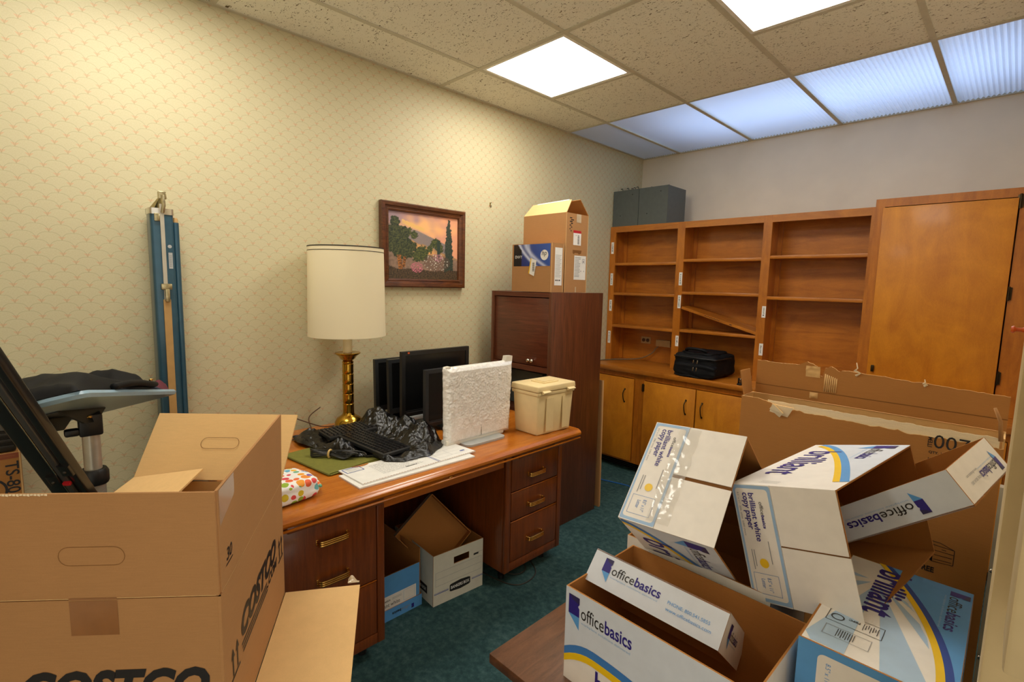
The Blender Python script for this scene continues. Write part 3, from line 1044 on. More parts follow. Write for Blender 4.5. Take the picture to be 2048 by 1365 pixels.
# cord on the carpet under the right pedestal, blue cable by the bookcase
t = thing('floor_cord', 'thin black cord looped on the carpet under the right drawer pedestal of the desk', 'cord', (0.8, 1.8, 0.003))
m = MB(); m.tube(catmull([(0.35, 1.60, 0.004), (0.62, 1.66, 0.004), (0.88, 1.70, 0.004), (0.945, 1.78, 0.004), (0.90, 1.90, 0.004), (0.72, 1.96, 0.004), (0.4, 1.94, 0.004)], 8), 0.003, 6)
m.tube(catmull([(0.40, 1.72, 0.01), (0.70, 1.74, 0.01), (0.86, 1.78, 0.01), (0.84, 1.88, 0.01), (0.6, 1.92, 0.01)], 8), 0.003, 6)
m.build('cord', 'cord_dim', t, smooth=True)
t = thing('network_cable', 'bright blue network cable on the teal carpet in front of the base cabinets', 'cable', (0.6, 3.25, 0.004))
m = MB(); m.tube(catmull([(0.30, 3.30, 0.0045), (0.38, 3.225, 0.0045), (0.47, 3.238, 0.0045), (0.56, 3.262, 0.0045), (0.64, 3.265, 0.0045), (0.85, 3.22, 0.0045), (1.0, 3.3, 0.0045)], 7), 0.004, 8); m.build('cord', 'cord_blue', t, smooth=True)

# ------------------------------------------------------------------ on the desk
ZD = DT + 0.0008
lp = thing('table_lamp', 'brass bamboo-pattern table lamp with tall cream drum shade on the desk', 'lamp', (0.203, 1.193, ZD))
LXY = (0.203, 1.193, 0)
m = MB(); m.lathe([(0.078, ZD), (0.079, ZD + 0.008), (0.072, ZD + 0.016), (0.070, ZD + 0.02), (0.068, ZD + 0.04), (0.058, ZD + 0.058), (0.040, ZD + 0.069), (0.034, ZD + 0.074)], LXY, 40)
m.build('base', 'brass', lp, smooth='auto')
prof = [(0.033, 0.838), (0.030, 0.846), (0.0285, 0.85)]
for k in range(5):
    z = 0.85 + k * 0.052
    prof += [(0.0285, z + 0.004), (0.0275, z + 0.026), (0.0285, z + 0.047), (0.0255, z + 0.0495)]
prof += [(0.0285, 1.112), (0.0285, 1.118), (0.022, 1.123)]
m = MB(); m.lathe(prof, LXY, 36); m.build('column', 'brass', lp, smooth='auto')
m = MB(); m.lathe([(0.024, 1.123), (0.036, 1.132), (0.042, 1.142), (0.050, 1.15), (0.062, 1.158), (0.064, 1.162), (0.060, 1.165), (0.024, 1.163)], LXY, 36); m.build('cup', 'brass', lp, smooth='auto')
m = MB(); m.lathe([(0.0225, 1.164), (0.0225, 1.35)], LXY, 24); m.build('candle_sleeve', 'candle', lp, smooth='auto')
m = MB()
m.tube([(LXY[0], LXY[1], 1.35), (LXY[0], LXY[1], 1.70)], 0.006, 8)
for a in (0.3, 0.3 + 2.094, 0.3 + 4.189):
    m.tube([(LXY[0], LXY[1], 1.665), (LXY[0] + 0.182 * cos(a), LXY[1] + 0.182 * sin(a), 1.665)], 0.0025, 6)
m.build('shade_spider', 'brass', lp, smooth=True)
m = MB()
R0, R1, Z0, Z1 = 0.189, 0.182, 1.252, 1.692
m.lathe([(R0, Z0), (R0 + (R1 - R0) * 0.5, (Z0 + Z1) / 2), (R1, Z1), (R1 - 0.003, Z1), (R0 - 0.003, Z0), (R0, Z0)], LXY, 72, caps=False)
sh = m.build('shade', 'shade_cloth', lp, smooth='auto')
m = MB(); m.lathe([(R1 + 0.0012, Z1 - 0.003), (R1 + 0.0012, Z1 + 0.002), (R1 - 0.004, Z1 + 0.002)], LXY, 72, caps=False); m.lathe([(R1 + 0.0013, Z1 - 0.022), (R1 + 0.0013, Z1 - 0.019)], LXY, 72, caps=False)
m.build('trim_stripe', 'black_print', sh)
m = MB(); m.lathe([(R0 + 0.0012, Z0), (R0 + 0.0012, Z0 + 0.012)], LXY, 72, caps=False); m.build('hem', 'shade_cloth', sh)
m = MB()
m.tube(catmull([(0.13, 1.19, ZD + 0.005), (0.10, 1.10, ZD + 0.004), (0.09, 1.0, ZD + 0.05), (0.075, 0.93, ZD + 0.085), (0.085, 0.86, ZD + 0.075), (0.13, 0.825, ZD + 0.02), (0.2, 0.84, ZD + 0.004), (0.22, 0.95, ZD + 0.004), (0.15, 1.02, ZD + 0.004), (0.05, 1.05, ZD + 0.05), (0.03, 1.12, ZD + 0.09)], 7), 0.0028, 6)
m.tube(catmull([(0.16, 1.12, ZD + 0.004), (0.17, 0.95, ZD + 0.004), (0.22, 0.82, ZD + 0.004), (0.30, 0.80, ZD + 0.004)], 6), 0.0025, 6)
m.build('cord', 'cord_brown', lp, smooth=True)


def monitor(label, x, y0, y1, z0, z1, bez, dark, tilt=0.03, grey_foot=False, sticker=False, lip=True):
    t = thing('monitor', label, 'monitor', (x - 0.05, (y0 + y1) / 2, ZD), group='monitors standing in a row on the desk')
    # upright, slightly reclined: x of the face at height z
    X = lambda z: x - (z - z0) * tilt
    d = 0.022
    fr = MB()
    def bar(ya, yb, za, zb):
        fr.hexa([(X(za) - d, ya, za), (X(za), ya, za), (X(za), yb, za), (X(za) - d, yb, za), (X(zb) - d, ya, zb), (X(zb), ya, zb), (X(zb), yb, zb), (X(zb) - d, yb, zb)])
    bar(y0, y1, z0, z0 + bez * 1.3); bar(y0, y1, z1 - bez, z1); bar(y0, y0 + bez, z0 + bez * 1.3, z1 - bez); bar(y1 - bez, y1, z0 + bez * 1.3, z1 - bez)
    fr.build('bezel', dark, t)
    s = MB()
    za, zb = z0 + bez * 1.3, z1 - bez
    s.hexa([(X(za) - 0.012, y0 + bez, za), (X(za) - 0.004, y0 + bez, za), (X(za) - 0.004, y1 - bez, za), (X(za) - 0.012, y1 - bez, za), (X(zb) - 0.012, y0 + bez, zb), (X(zb) - 0.004, y0 + bez, zb), (X(zb) - 0.004, y1 - bez, zb), (X(zb) - 0.012, y1 - bez, zb)])
    s.build('screen', 'screen_black', t)
    b = MB()
    ym, hw, hh = (y0 + y1) / 2, (y1 - y0) / 2, (z1 - z0) / 2
    zm = (z0 + z1) / 2
    b.hexa([(X(z0) - d - 0.028, ym - hw * 0.7, zm - hh * 0.6), (X(z0) - d, y0 + 0.006, z0 + 0.006), (X(z0) - d, y1 - 0.006, z0 + 0.006), (X(z0) - d - 0.028, ym + hw * 0.7, zm - hh * 0.6),
            (X(z1) - d - 0.028, ym - hw * 0.7, zm + hh * 0.6), (X(z1) - d, y0 + 0.006, z1 - 0.006), (X(z1) - d, y1 - 0.006, z1 - 0.006), (X(z1) - d - 0.028, ym + hw * 0.7, zm + hh * 0.6)])
    b.build('back_shell', 'black_plastic', t)
    foot = 'silver_plastic' if grey_foot else 'black_plastic'
    n = MB(); n.bbox(x - 0.075, ym - 0.035, ZD + 0.012, x - 0.045, ym + 0.035, zm, 0.004); n.build('neck', foot, t, smooth='auto')
    f = MB(); f.prism([(p[0], p[1]) for p in rrect(-0.10, -0.13, 0.08, 0.13, 0.05)], (x - 0.04, ym, ZD), (1, 0, 0), (0, 1, 0), 0.014); f.build('base', foot, t, smooth='auto')
    if lip:
        l = MB(); l.bbox(X(z0) + 0.0002, y0 + bez * 1.2, z0 + bez * 0.75, X(z0) + 0.002, y1 - bez, z0 + bez * 0.95, 0.0005); l.build('chin_strip', 'grey_metal', t)
    if grey_foot:
        l = MB(); l.bbox(x - 0.02, y0 + 0.01, z0 - 0.026, x + 0.004, y1 - 0.06, z0 - 0.003, 0.003); l.build('lower_cover', 'silver_plastic', t, smooth='auto')
    if sticker:
        bx('sticker', 'orange_plastic', t, X(z1) + 0.0002, y0 + 0.035, z1 - 0.012, X(z1) + 0.0012, y0 + 0.046, z1 - 0.004)
    return t


monitor('black monitor at the back of the row, nearest the lamp and the wallpaper', 0.215, 1.345, 1.70, 0.832, 1.113, 0.02, 'dark_bezel', lip=False)
monitor('black monitor second from the wall, between the rearmost and the tallest one', 0.295, 1.378, 1.755, 0.826, 1.118, 0.02, 'dark_bezel', lip=False)
monitor('largest black monitor of the row with a tiny orange sticker on its corner', 0.39, 1.395, 1.842, 0.826, 1.170, 0.022, 'black_plastic', tilt=0.0, grey_foot=True, sticker=True)
monitor('black monitor just behind the bubble-wrapped one', 0.535, 1.44, 1.885, 0.797, 1.090, 0.02, 'dark_bezel', tilt=0.0)

# monitor wrapped in bubble film
wm = thing('wrapped_monitor', 'monitor wrapped in white bubble film standing at the front of the row', 'monitor', (0.775, 1.58, ZD))
def wrap_fn(side):
    def fn(u, v):
        y = 1.372 + 0.425 * u
        z = 0.772 + 0.371 * v
        y += 0.014 * (v - 0.4) * (1 if u > 0.5 else -0.4)
        vq = noise.voronoi(V((y * 105, z * 105, 2.0 * side)))[0][0]
        b = noise.noise(V((y * 34, z * 34, 3.0 * side))) * 0.003 + 0.006 * max(0.0, 0.5 - vq * vq)
        e = min(u, 1 - u, v, 1 - v)
        th = 0.027 * min(1.0, (e / 0.06)) ** 0.5
        fade = min(1.0, max(0.0, (0.93 - v) / 0.06)) * min(1.0, max(0.0, (v - 0.13) / 0.06))
        y += noise.noise(V((z * 60, 2.0 * side, 1.0))) * 0.004 * (1 if (u < 0.02 or u > 0.98) else 0)
        return (0.772 + side * (th + b * fade * min(1.0, e / 0.03)), y, z)
    return fn
m = MB(); m.grid(170, 150, wrap_fn(1))
m.grid(40, 30, wrap_fn(-1))
bw = m.build('bubble_wrap', 'bubble_film', wm, smooth=True)
m = MB()
m.bbox(0.750, 1.376, 0.768, 0.794, 1.745, 0.80, 0.008)
m.build('foam_skirt', 'foam_sheet', wm, smooth='auto')
m = MB()
m.prism([(0.37, 0), (0.424, 0.0), (0.428, 0.040), (0.386, 0.042), (0.38, 0.022)], (0.760, 1.374, 1.124), (0, 1, 0), (0, 0, 1), 0.026)
m.prism([(0.0, 0), (0.03, 0.0), (0.028, 0.022), (0.004, 0.02)], (0.760, 1.374, 1.124), (0, 1, 0), (0, 0, 1), 0.026)
m.build('foam_top', 'foam_sheet', wm)
m = MB(); m.prism(rrect(-0.09, -0.125, 0.06, 0.125, 0.03), (0.795, 1.582, ZD), (1, 0, 0), (0, 1, 0), 0.010); m.build('base', 'silver_plastic', wm, smooth='auto')

# cream plastic file box
cx = thing('plastic_file_box', 'cream plastic file box with hinged lid on the right end of the desk', 'file box', (0.86, 1.96, ZD))
def taper_box(z0, z1, g0, g1):
    a = lambda g, z: [(0.768 - g, 1.822 - g, z), (0.952 + g, 1.822 - g, z), (0.966 + g, 2.096 + g, z), (0.782 - g, 2.10 + g, z)]
    return a(g0, z0) + a(g1, z1)
def bevel_hexa(m, pts, b, mi=0):
    bm = bmesh.new()
    vs = [bm.verts.new(V(p)) for p in pts]
    for f in [(3, 2, 1, 0), (4, 5, 6, 7), (0, 1, 5, 4), (1, 2, 6, 5), (2, 3, 7, 6), (3, 0, 4, 7)]:
        bm.faces.new([vs[k] for k in f])
    bmesh.ops.bevel(bm, geom=list(bm.edges), offset=b, segments=3, affect='EDGES', profile=0.5)
    m.add_bm(bm, mi)
m = MB(); bevel_hexa(m, taper_box(ZD, 0.975, -0.014, -0.004), 0.008); bd = m.build('body', 'cream_plastic', cx, smooth='auto')
m = MB()
for ya in (1.885, 2.005):
    m.prism([(0, 0), (0.055, 0), (0.055, 0.17), (0, 0.17)], (0.953 + (ya - 1.82) * 0.05, ya, 0.785), (0, 1, 0), (0, 0, 1), -0.003)
m.build('rib', 'cream_plastic', bd)
m = MB(); bevel_hexa(m, taper_box(0.972, 0.990, 0.000, 0.002), 0.003); m.build('rim', 'cream_plastic', cx, smooth='auto')
m = MB(); bevel_hexa(m, taper_box(0.992, 1.024, 0.006, 0.003), 0.007); ld = m.build('lid', 'cream_plastic', cx, smooth='auto')
m = MB(); m.prism(rrect(-0.05, -0.06, 0.05, 0.06, 0.012), (0.868, 1.965, 1.0235), (1, 0, 0), (0, 1, 0), 0.006); m.prism(rrect(-0.035, -0.045, 0.035, 0.045, 0.01), (0.868, 1.965, 1.0296), (1, 0, 0), (0, 1, 0), 0.003); m.build('handle_plate', 'cream_plastic', ld, smooth='auto')
for ya in (1.845, 2.03):
    m = MB(); m.prism([(0, 0), (0.014, 0.004), (0.016, 0.009), (0, 0.016)], (0.958 + (ya - 1.82) * 0.05, ya + 0.055, 0.983), (1, 0, 0), (0, 0, 1), 0.055); m.build('latch', 'cream_plastic', ld)

# olive folder, folded white cartons, print pouch
fd = thing('folder', 'olive green card folder lying on the desk under the black bin liner', 'folder', (0.57, 0.95, ZD))
A_, B_ = V((0.418, 0.785, 0)), V((0.757, 0.832, 0))
dv = V((-0.035, 0.27, 0))
m = MB()
for k, (off, th) in enumerate(((V((0, 0, 0)), 0.002), (V((0.006, 0.004, 0)), 0.002), (V((-0.002, -0.002, 0)), 0.002))):
    z = ZD + k * 0.0035
    q = [A_ + off, B_ + off, B_ + dv + off, A_ + dv + off]
    m.hexa([(p.x, p.y, z) for p in q] + [(p.x, p.y, z + th) for p in q])
m.build('cover', 'green_card', fd)
m = MB(); m.tube([(A_.x, A_.y, ZD + 0.0045), (B_.x, B_.y, ZD + 0.0045)], 0.0045, 8); m.build('spine', 'green_card', fd, smooth=True)

def flat_carton(label, c, z, zt, printed):
    t = thing('folded_carton', label, 'carton', ((c[0][0] + c[2][0]) / 2, (c[0][1] + c[2][1]) / 2, z), group='folded white cartons on the desk')
    m = MB()
    m.hexa([(x, y, z) for x, y in c] + [(x, y, zt) for x, y in c])
    s = m.build('sheet', 'paper', t)
    m = MB()
    m.hexa([(x, y, z) for x, y in c] + [(x, y, z) for x, y in c])
    if printed:
        o = V((c[1][0], c[1][1], zt)); far = V((c[2][0], c[2][1], zt)); lft = V((c[0][0], c[0][1], zt))
        # seen from the far side of the sheet the text stands on its head
        f = Face(s, far, (o - far), (o - lft), True)
        L = (far - o).length
        g = Face(s, o, (far - o), (lft - o), True)
        g.outline('address_box', 'deep_blue', 0.008, 0.13, 0.082, 0.178, 0.003)
        g.rects('rule', 'grey_print', [(0.02, 0.142 + k * 0.009, 0.07, 0.1432 + k * 0.009) for k in range(4)])
        g.rects('rule', 'deep_blue', [(0.352, 0.0, 0.355, 0.186), (0.36, 0.0, 0.362, 0.186)])
        g.rects('rule', 'grey_print', [(0.38, 0.03, 0.52, 0.031), (0.38, 0.065, 0.52, 0.066), (0.38, 0.1, 0.52, 0.101), (0.38, 0.03, 0.381, 0.1), (0.45, 0.03, 0.451, 0.1)])
        g.rects('tab_mark', 'deep_blue', [(0.505, 0.04, 0.53, 0.05)])
        rr = random.Random(5)
        ls = []
        for row in range(9):
            y = 0.04 + row * 0.013
            x = 0.11
            while x < 0.30 - (0.06 if row % 3 == 2 else 0):
                wd = rr.uniform(0.006, 0.02)
                ls.append((x, y, x + wd, y + 0.0022))
                x += wd + 0.004
        g.rects('small_print', 'grey_print', ls)
        f2 = Face(s, o + (far - o).normalized() * 0.27 + (lft - o).normalized() * 0.045, -(far - o), -(lft - o), True)
        f2.text('Assembly', 0, 0, width=0.055, mat='black_print', bold=0.02)
        m2 = MB()
        pts = [(0.092 + 0.038 * cos(a), 0.187 + 0.02 * sin(a) - 0.002) for a in [pi + pi * k / 10 for k in range(11)]]
        m2.poly([g.pt(x, y, 0.0005) for x, y in pts]); m2.build('hand_hole', 'kraft_dark', s)
        m3 = MB()
        n = 44
        zz = []
        for k in range(n):
            a, b = L * k / n, L * (k + 1) / n
            zz.append([(a, -0.0005), (b, -0.0005), ((a + b) / 2, 0.003)])
        for tr in zz:
            m3.poly([g.pt(x, y, 0.0004) for x, y in tr])
        m3.build('cut_edge', 'kraft_dark', s)
    return t

flat_carton('folded white carton lying flat at the front edge of the desk, lower one', [(0.790, 0.855), (0.952, 0.858), (0.968, 1.40), (0.80, 1.41)], ZD, ZD + 0.006, False)
flat_carton('folded white carton with printed lines lying on another one at the desk edge', [(0.752, 0.872), (0.938, 0.880), (0.928, 1.438), (0.766, 1.428)], ZD + 0.0065, ZD + 0.011, True)

gp = thing('print_pouch', 'white pouch printed with rainbow-coloured hearts on the left end of the desk', 'pouch', (0.84, 0.62, ZD))
soft_box('body', 'heart_print', gp, (0.838, 0.615, ZD + 0.037), (0.092, 0.115, 0.036), 0.003, 14, 12.0, 6.0, 0.08, 0.12)
m = MB(); m.tube(catmull([(0.772, 0.722, ZD + 0.05), (0.80, 0.735, ZD + 0.045), (0.85, 0.74, ZD + 0.035), (0.90, 0.735, ZD + 0.03)], 5), 0.006, 8); m.build('seam_roll', 'heart_print', gp, smooth=True)

# crumpled black bin liner with keyboards in it
bl = thing('bin_liner', 'crumpled shiny black bin liner spread open around keyboards on the desk', 'bin liner', (0.55, 1.2, ZD))
outline = [(0.205, 0.905), (0.33, 0.885), (0.465, 0.915), (0.60, 0.955), (0.655, 0.99), (0.70, 1.05), (0.79, 1.06), (0.845, 1.12), (0.85, 1.25), (0.80, 1.345), (0.735, 1.40), (0.66, 1.42), (0.55, 1.43), (0.45, 1.41), (0.36, 1.37), (0.31, 1.33), (0.285, 1.25), (0.275, 1.15), (0.24, 1.05), (0.19, 0.97)]
LC = (0.53, 1.15)
def edge_r(a):
    best = 0
    n = len(outline)
    dx, dy = cos(a), sin(a)
    for k in range(n):
        x1, y1 = outline[k][0] - LC[0], outline[k][1] - LC[1]
        x2, y2 = outline[(k + 1) % n][0] - LC[0], outline[(k + 1) % n][1] - LC[1]
        ex, ey = x2 - x1, y2 - y1
        den = dx * ey - dy * ex
        if abs(den) < 1e-9:
            continue
        t = (x1 * ey - y1 * ex) / den
        s = (x1 * dy - y1 * dx) / den
        if t > 0 and -1e-6 <= s <= 1 + 1e-6:
            best = max(best, t)
    return best
def gs(x, y, cx_, cy_, s, t=None):
    return math.exp(-((x - cx_) ** 2 / (2 * s * s) + (y - cy_) ** 2 / (2 * (t or s) ** 2)))
def liner(u, v):
    a = 2 * pi * u
    r = edge_r(a) * v * (1 + 0.03 * noise.noise(V((cos(a) * 5, sin(a) * 5, 1))) * v)
    x, y = LC[0] + r * cos(a), LC[1] + r * sin(a)
    h = 0.008
    h += 0.105 * gs(x, y, 0.345, 1.27, 0.075, 0.06) + 0.055 * gs(x, y, 0.50, 1.36, 0.07, 0.05) + 0.075 * gs(x, y, 0.665, 1.33, 0.045, 0.07) + 0.03 * gs(x, y, 0.79, 1.24, 0.05, 0.08)
    h += 0.03 * gs(x, y, 0.30, 0.97, 0.06, 0.04) + 0.035 * gs(x, y, 0.56, 0.99, 0.06, 0.025) + 0.025 * gs(x, y, 0.74, 1.08, 0.05, 0.02)
    vd = noise.voronoi(V((x * 15 + noise.noise(V((x * 9, y * 9, 0))) * 0.8, y * 15, 0.4)))[0]
    vd2 = noise.voronoi(V((x * 38, y * 38, 1.4)))[0]
    rid = 1 - abs(noise.noise(V((x * 17 + 2, y * 17, 0.3)))) * 2
    rid2 = 1 - abs(noise.noise(V((x * 41, y * 41 + 5, 0.9)))) * 2
    k = 0.006 * max(0, rid) ** 2 + 0.030 * (vd[1] - vd[0]) + 0.014 * (vd2[1] - vd2[0])
    flat = max(gs(x, y, 0.61, 1.12, 0.15, 0.055), gs(x, y, 0.37, 1.08, 0.06, 0.08))
    h = h * (1 - 0.55 * min(1, flat)) + k * (1 - 0.9 * min(1, flat * 1.2))
    h *= min(1.0, (1 - v) * 9 + 0.28)
    return (x, y, ZD + 0.019 + max(0.001, h) - 0.016 if v < 0.999 else ZD + 0.016 + 0.004 * noise.noise(V((x * 30, y * 30, 0))))
m = MB(); m.grid(240, 80, liner); m.build('film', 'bin_liner', bl, smooth='auto')


def keyboard(label, c, yaw, tilt, L, W_):
    M = Matrix.Translation(V(c)) @ Matrix.Rotation(yaw, 4, 'Z') @ Matrix.Rotation(tilt, 4, 'Y')
    t = thing('keyboard', label, 'keyboard', M=M, group='keyboards in the bin liner')
    m = MB(); m.bbox(-L / 2, -W_ / 2, 0.0, L / 2, W_ / 2, 0.016, 0.003); m.build('tray', 'black_plastic', t, world=False, smooth='auto')
    m = MB()
    rows = 6
    cols = int(L / 0.0195)
    for i in range(cols):
        for j in range(rows):
            x = -L / 2 + 0.008 + (L - 0.016) * i / cols
            y = -W_ / 2 + 0.012 + (W_ - 0.022) * j / rows
            dx, dy = (L - 0.016) / cols - 0.003, (W_ - 0.022) / rows - 0.003
            m.hexa([(x, y, 0.0155), (x + dx, y, 0.0155), (x + dx, y + dy, 0.0155), (x, y + dy, 0.0155), (x + 0.002, y + 0.002, 0.0225), (x + dx - 0.002, y + 0.002, 0.0225), (x + dx - 0.002, y + dy - 0.002, 0.0225), (x + 0.002, y + dy - 0.002, 0.0225)])
    stuff(m.build('keys', 'key_black', t, world=False))
    return t

keyboard('black keyboard lying lengthwise towards the viewer in the bin liner, front one', (0.60, 1.115, 0.794), 0.09, 0.02, 0.35, 0.15)
keyboard('black keyboard in the bin liner behind the front one, nearest the lamp', (0.362, 1.14, 0.80), 1.52, -0.03, 0.30, 0.155)

cbn = thing('cable_bundle', 'bundle of black cable tied with a tan rubber band on the olive folder', 'cable', (0.59, 0.92, ZD + 0.01))
m = MB()
base = V((0.585, 0.915, ZD + 0.019)); ax = V((0.80, 0.60, 0)); sd = V((-0.60, 0.80, 0))
for k in range(5):
    pts = []
    for s in range(48):
        a = 2 * pi * s / 48
        rx, ry = 0.085 + 0.006 * k, 0.034 - 0.004 * k
        pinch = abs(cos(a)) * 0.9 + 0.1
        pts.append(base + ax * (rx * cos(a) + 0.004 * k) + sd * (ry * sin(a) * pinch + 0.002 * k) + V((0, 0, 0.004 * k + 0.004 * sin(3 * a + k))))
    m.tube(pts, 0.0036, 6, closed=True)
m.tube(catmull([base + ax * 0.02 + V((0, 0, 0.012)), base + ax * 0.06 + sd * 0.03 + V((0, 0, 0.015)), base + ax * 0.13 + sd * 0.035 + V((0, 0, 0.012)), base + ax * 0.155 + sd * 0.02 + V((0, 0, 0.006))], 6), 0.0042, 6)
m.build('cord', 'cord_black', cbn, smooth=True)
m = MB(); m.bbox(base.x + 0.02, base.y + 0.038, base.z + 0.002, base.x + 0.07, base.y + 0.062, base.z + 0.02, 0.004); m.build('plug', 'black_plastic', cbn, smooth='auto')
m = MB()
m.tube([base + sd * (0.016 * cos(2 * pi * k / 16)) + V((0, 0, 0.008 + 0.016 * sin(2 * pi * k / 16))) for k in range(16)], 0.0045, 6, closed=True)
m.build('rubber_band', 'rubber_band', cbn, smooth=True)

# ------------------------------------------------------------------ on the wall
pt = thing('painting', 'framed landscape painting of hills, trees and flowers at sunset on the wallpaper', 'painting', (0.001, 1.795, 1.74))
y0, y1, z0, z1 = 1.492, 2.100, 1.497, 1.985
def frame_side(a, b, ai, bi):
    """mitred moulding from outer a-b to inner ai-bi (y,z)"""
    m = MB()
    steps = [(0.0, 0.002), (0.0, 0.030), (0.12, 0.036), (0.42, 0.034), (0.52, 0.026), (0.72, 0.024), (0.80, 0.028), (0.92, 0.026), (1.0, 0.014)]
    pa = [V((x, a[0] + (ai[0] - a[0]) * s, a[1] + (ai[1] - a[1]) * s)) for s, x in steps]
    pb = [V((x, b[0] + (bi[0] - b[0]) * s, b[1] + (bi[1] - b[1]) * s)) for s, x in steps]
    for k in range(len(steps) - 1):
        m.poly([pa[k], pb[k], pb[k + 1], pa[k + 1]])
    m.poly([pa[-1], pb[-1], (0.002, bi[0], bi[1]), (0.002, ai[0], ai[1])])
    return m.build('frame_side', 'frame_wood', pt)
wood('frame_wood', srgb(52, 24, 10), srgb(112, 62, 28), (5, 1, 5), 8, 0.3, 0.4)
fw_ = 0.052
o = [(y0, z0), (y1, z0), (y1, z1), (y0, z1)]
i_ = [(y0 + fw_, z0 + fw_), (y1 - fw_, z0 + fw_), (y1 - fw_, z1 - fw_), (y0 + fw_, z1 - fw_)]
for k in range(4):
    frame_side(o[k], o[(k + 1) % 4], i_[k], i_[(k + 1) % 4])
def lerp3(a, b, t):
    t = max(0, min(1, t)); return [a[k] + (b[k] - a[k]) * t for k in range(3)]
def canvas_col(u, v):
    """u right, v up, 0..1"""
    n1 = noise.noise(V((u * 9, v * 9, 0))); n2 = noise.noise(V((u * 28, v * 28, 4))); n3 = noise.noise(V((u * 60, v * 60, 7)))
    # sky
    c = lerp3([0.36, 0.24, 0.27], [0.80, 0.36, 0.20], u * 1.2 - 0.1 + n1 * 0.25)
    c = lerp3(c, [0.95, 0.50, 0.20], 1.1 - abs(v - 0.80) * 5 - abs(u - 0.52) * 1.8 + n1 * 0.5)
    # far hills
    hill = 0.80 - 0.28 * u + 0.02 * n1
    if u < 0.62 or True:
        if v < 0.86 - 0.42 * abs(u - 0.12) and u < 0.9 and v < 0.84 - 0.25 * u:
            c = lerp3([0.30, 0.22, 0.20], [0.22, 0.19, 0.18], (u + n2 * 0.3))
        if 0.18 < u < 0.5 and abs(v - (0.86 - 0.34 * (u - 0.2))) < 0.030 + 0.012 * n2:
            c = lerp3([0.85, 0.52, 0.16], c, abs(n2) * 0.7)
    # sunlit slope
    if v < 0.70 - 0.36 * u + 0.03 * n1:
        c = lerp3([0.26, 0.17, 0.10], [0.72, 0.36, 0.12], 1 - abs(v - (0.66 - 0.42 * u)) * 9 + n2 * 0.4)
    if v < 0.46 - 0.14 * u + 0.04 * n1:
        c = lerp3([0.20, 0.13, 0.09], [0.30, 0.19, 0.13], 0.5 + n2)
    # bushes in the middle
    for bx_, by_, br in ((0.46, 0.40, 0.10), (0.40, 0.36, 0.08), (0.66, 0.57, 0.07), (0.58, 0.48, 0.05), (0.72, 0.50, 0.06), (0.35, 0.68, 0.05), (0.28, 0.72, 0.05)):
        d = sqrt((u - bx_) ** 2 + ((v - by_) * 0.85) ** 2) + 0.03 * n2 + 0.015 * n3
        if d < br:
            c = lerp3([0.025, 0.04, 0.02], [0.13, 0.14, 0.035], 0.4 + n3 * 1.1 + n2 * 0.5)
    # big tree on the left
    d = sqrt(((u - 0.12) / 0.9) ** 2 + ((v - 0.60) / 1.15) ** 2) + 0.05 * n1 + 0.04 * n2
    d2 = sqrt(((u - 0.20)) ** 2 + ((v - 0.48) / 1.0) ** 2) + 0.05 * n1 + 0.03 * n2
    d3 = sqrt(((u - 0.09) / 0.7) ** 2 + ((v - 0.84) / 1.0) ** 2) + 0.03 * n2
    if d < 0.2 or d2 < 0.18 or d3 < 0.09:
        c = lerp3([0.016, 0.026, 0.016], [0.10, 0.11, 0.035], 0.40 + n3 * 1.1 + n2 * 0.6)
    if abs(u - (0.15 + 0.10 * (0.32 - v))) < 0.028 and 0.14 < v < 0.36 or abs(u - (0.21 + 0.1 * (v - 0.2))) < 0.018 and 0.18 < v < 0.34:
        c = lerp3([0.50, 0.18, 0.04], [0.06, 0.03, 0.015], 0.5 + n3 * 1.4 + (u - 0.16) * 4)
    # cypress
    hw = 0.07 * (1 - max(0, (v - 0.3)) / 0.68) ** 0.6 + 0.018 * n2
    if 0.10 < v < 0.97 and abs(u - 0.86 - 0.01 * n1) < hw:
        c = lerp3([0.015, 0.028, 0.022], [0.07, 0.09, 0.06], 0.4 + n3 * 0.8)
    if 0.36 < v < 0.62 and abs(u - 0.705) < 0.022 + 0.008 * n2:
        c = [0.03, 0.05, 0.04]
    # undergrowth and flowers
    if v < 0.17 + 0.05 * n1 - 0.03 * u:
        c = lerp3([0.03, 0.022, 0.014], [0.13, 0.08, 0.04], 0.4 + n3 * 0.9)
    if (u - 0.39) ** 2 + ((v - 0.18) * 1.1) ** 2 < 0.008 and n3 > -0.05:
        c = lerp3([0.62, 0.20, 0.24], [0.40, 0.12, 0.15], 0.5 + n2)
    if ((u - 0.68) / 1.5) ** 2 + ((v - 0.27)) ** 2 < 0.018:
        if noise.noise(V((u * 52, v * 60, 21))) > 0.40:
            c = [0.75, 0.70, 0.58]
        elif (u - 0.70) ** 2 + (v - 0.36) ** 2 < 0.006 and n3 > 0.1:
            c = [0.48, 0.20, 0.26]
        else:
            c = lerp3(c, [0.12, 0.07, 0.05], 0.5)
    return c
def vgrid(name, mat, parent, o, ux, uy, w_, h_, nx, ny, fn, world=True):
    o, ux, uy = V(o), V(ux), V(uy)
    m = MB()
    cols = []
    m.grid(nx, ny, lambda u, v: o + ux * (u * w_) + uy * (v * h_))
    for b in range(ny + 1):
        for a in range(nx + 1):
            cols.append(tuple(max(0.0, q) for q in fn(a / nx, b / ny)) + (1.0,))
    return m.build(name, mat, parent, world=world, vcol=cols)
vgrid('canvas', 'canvas', pt, (0.0135, y0 + fw_ - 0.002, z0 + fw_ - 0.002), (0, 1, 0), (0, 0, 1), y1 - y0 - 2 * fw_ + 0.004, z1 - z0 - 2 * fw_ + 0.004, 150, 116, canvas_col)

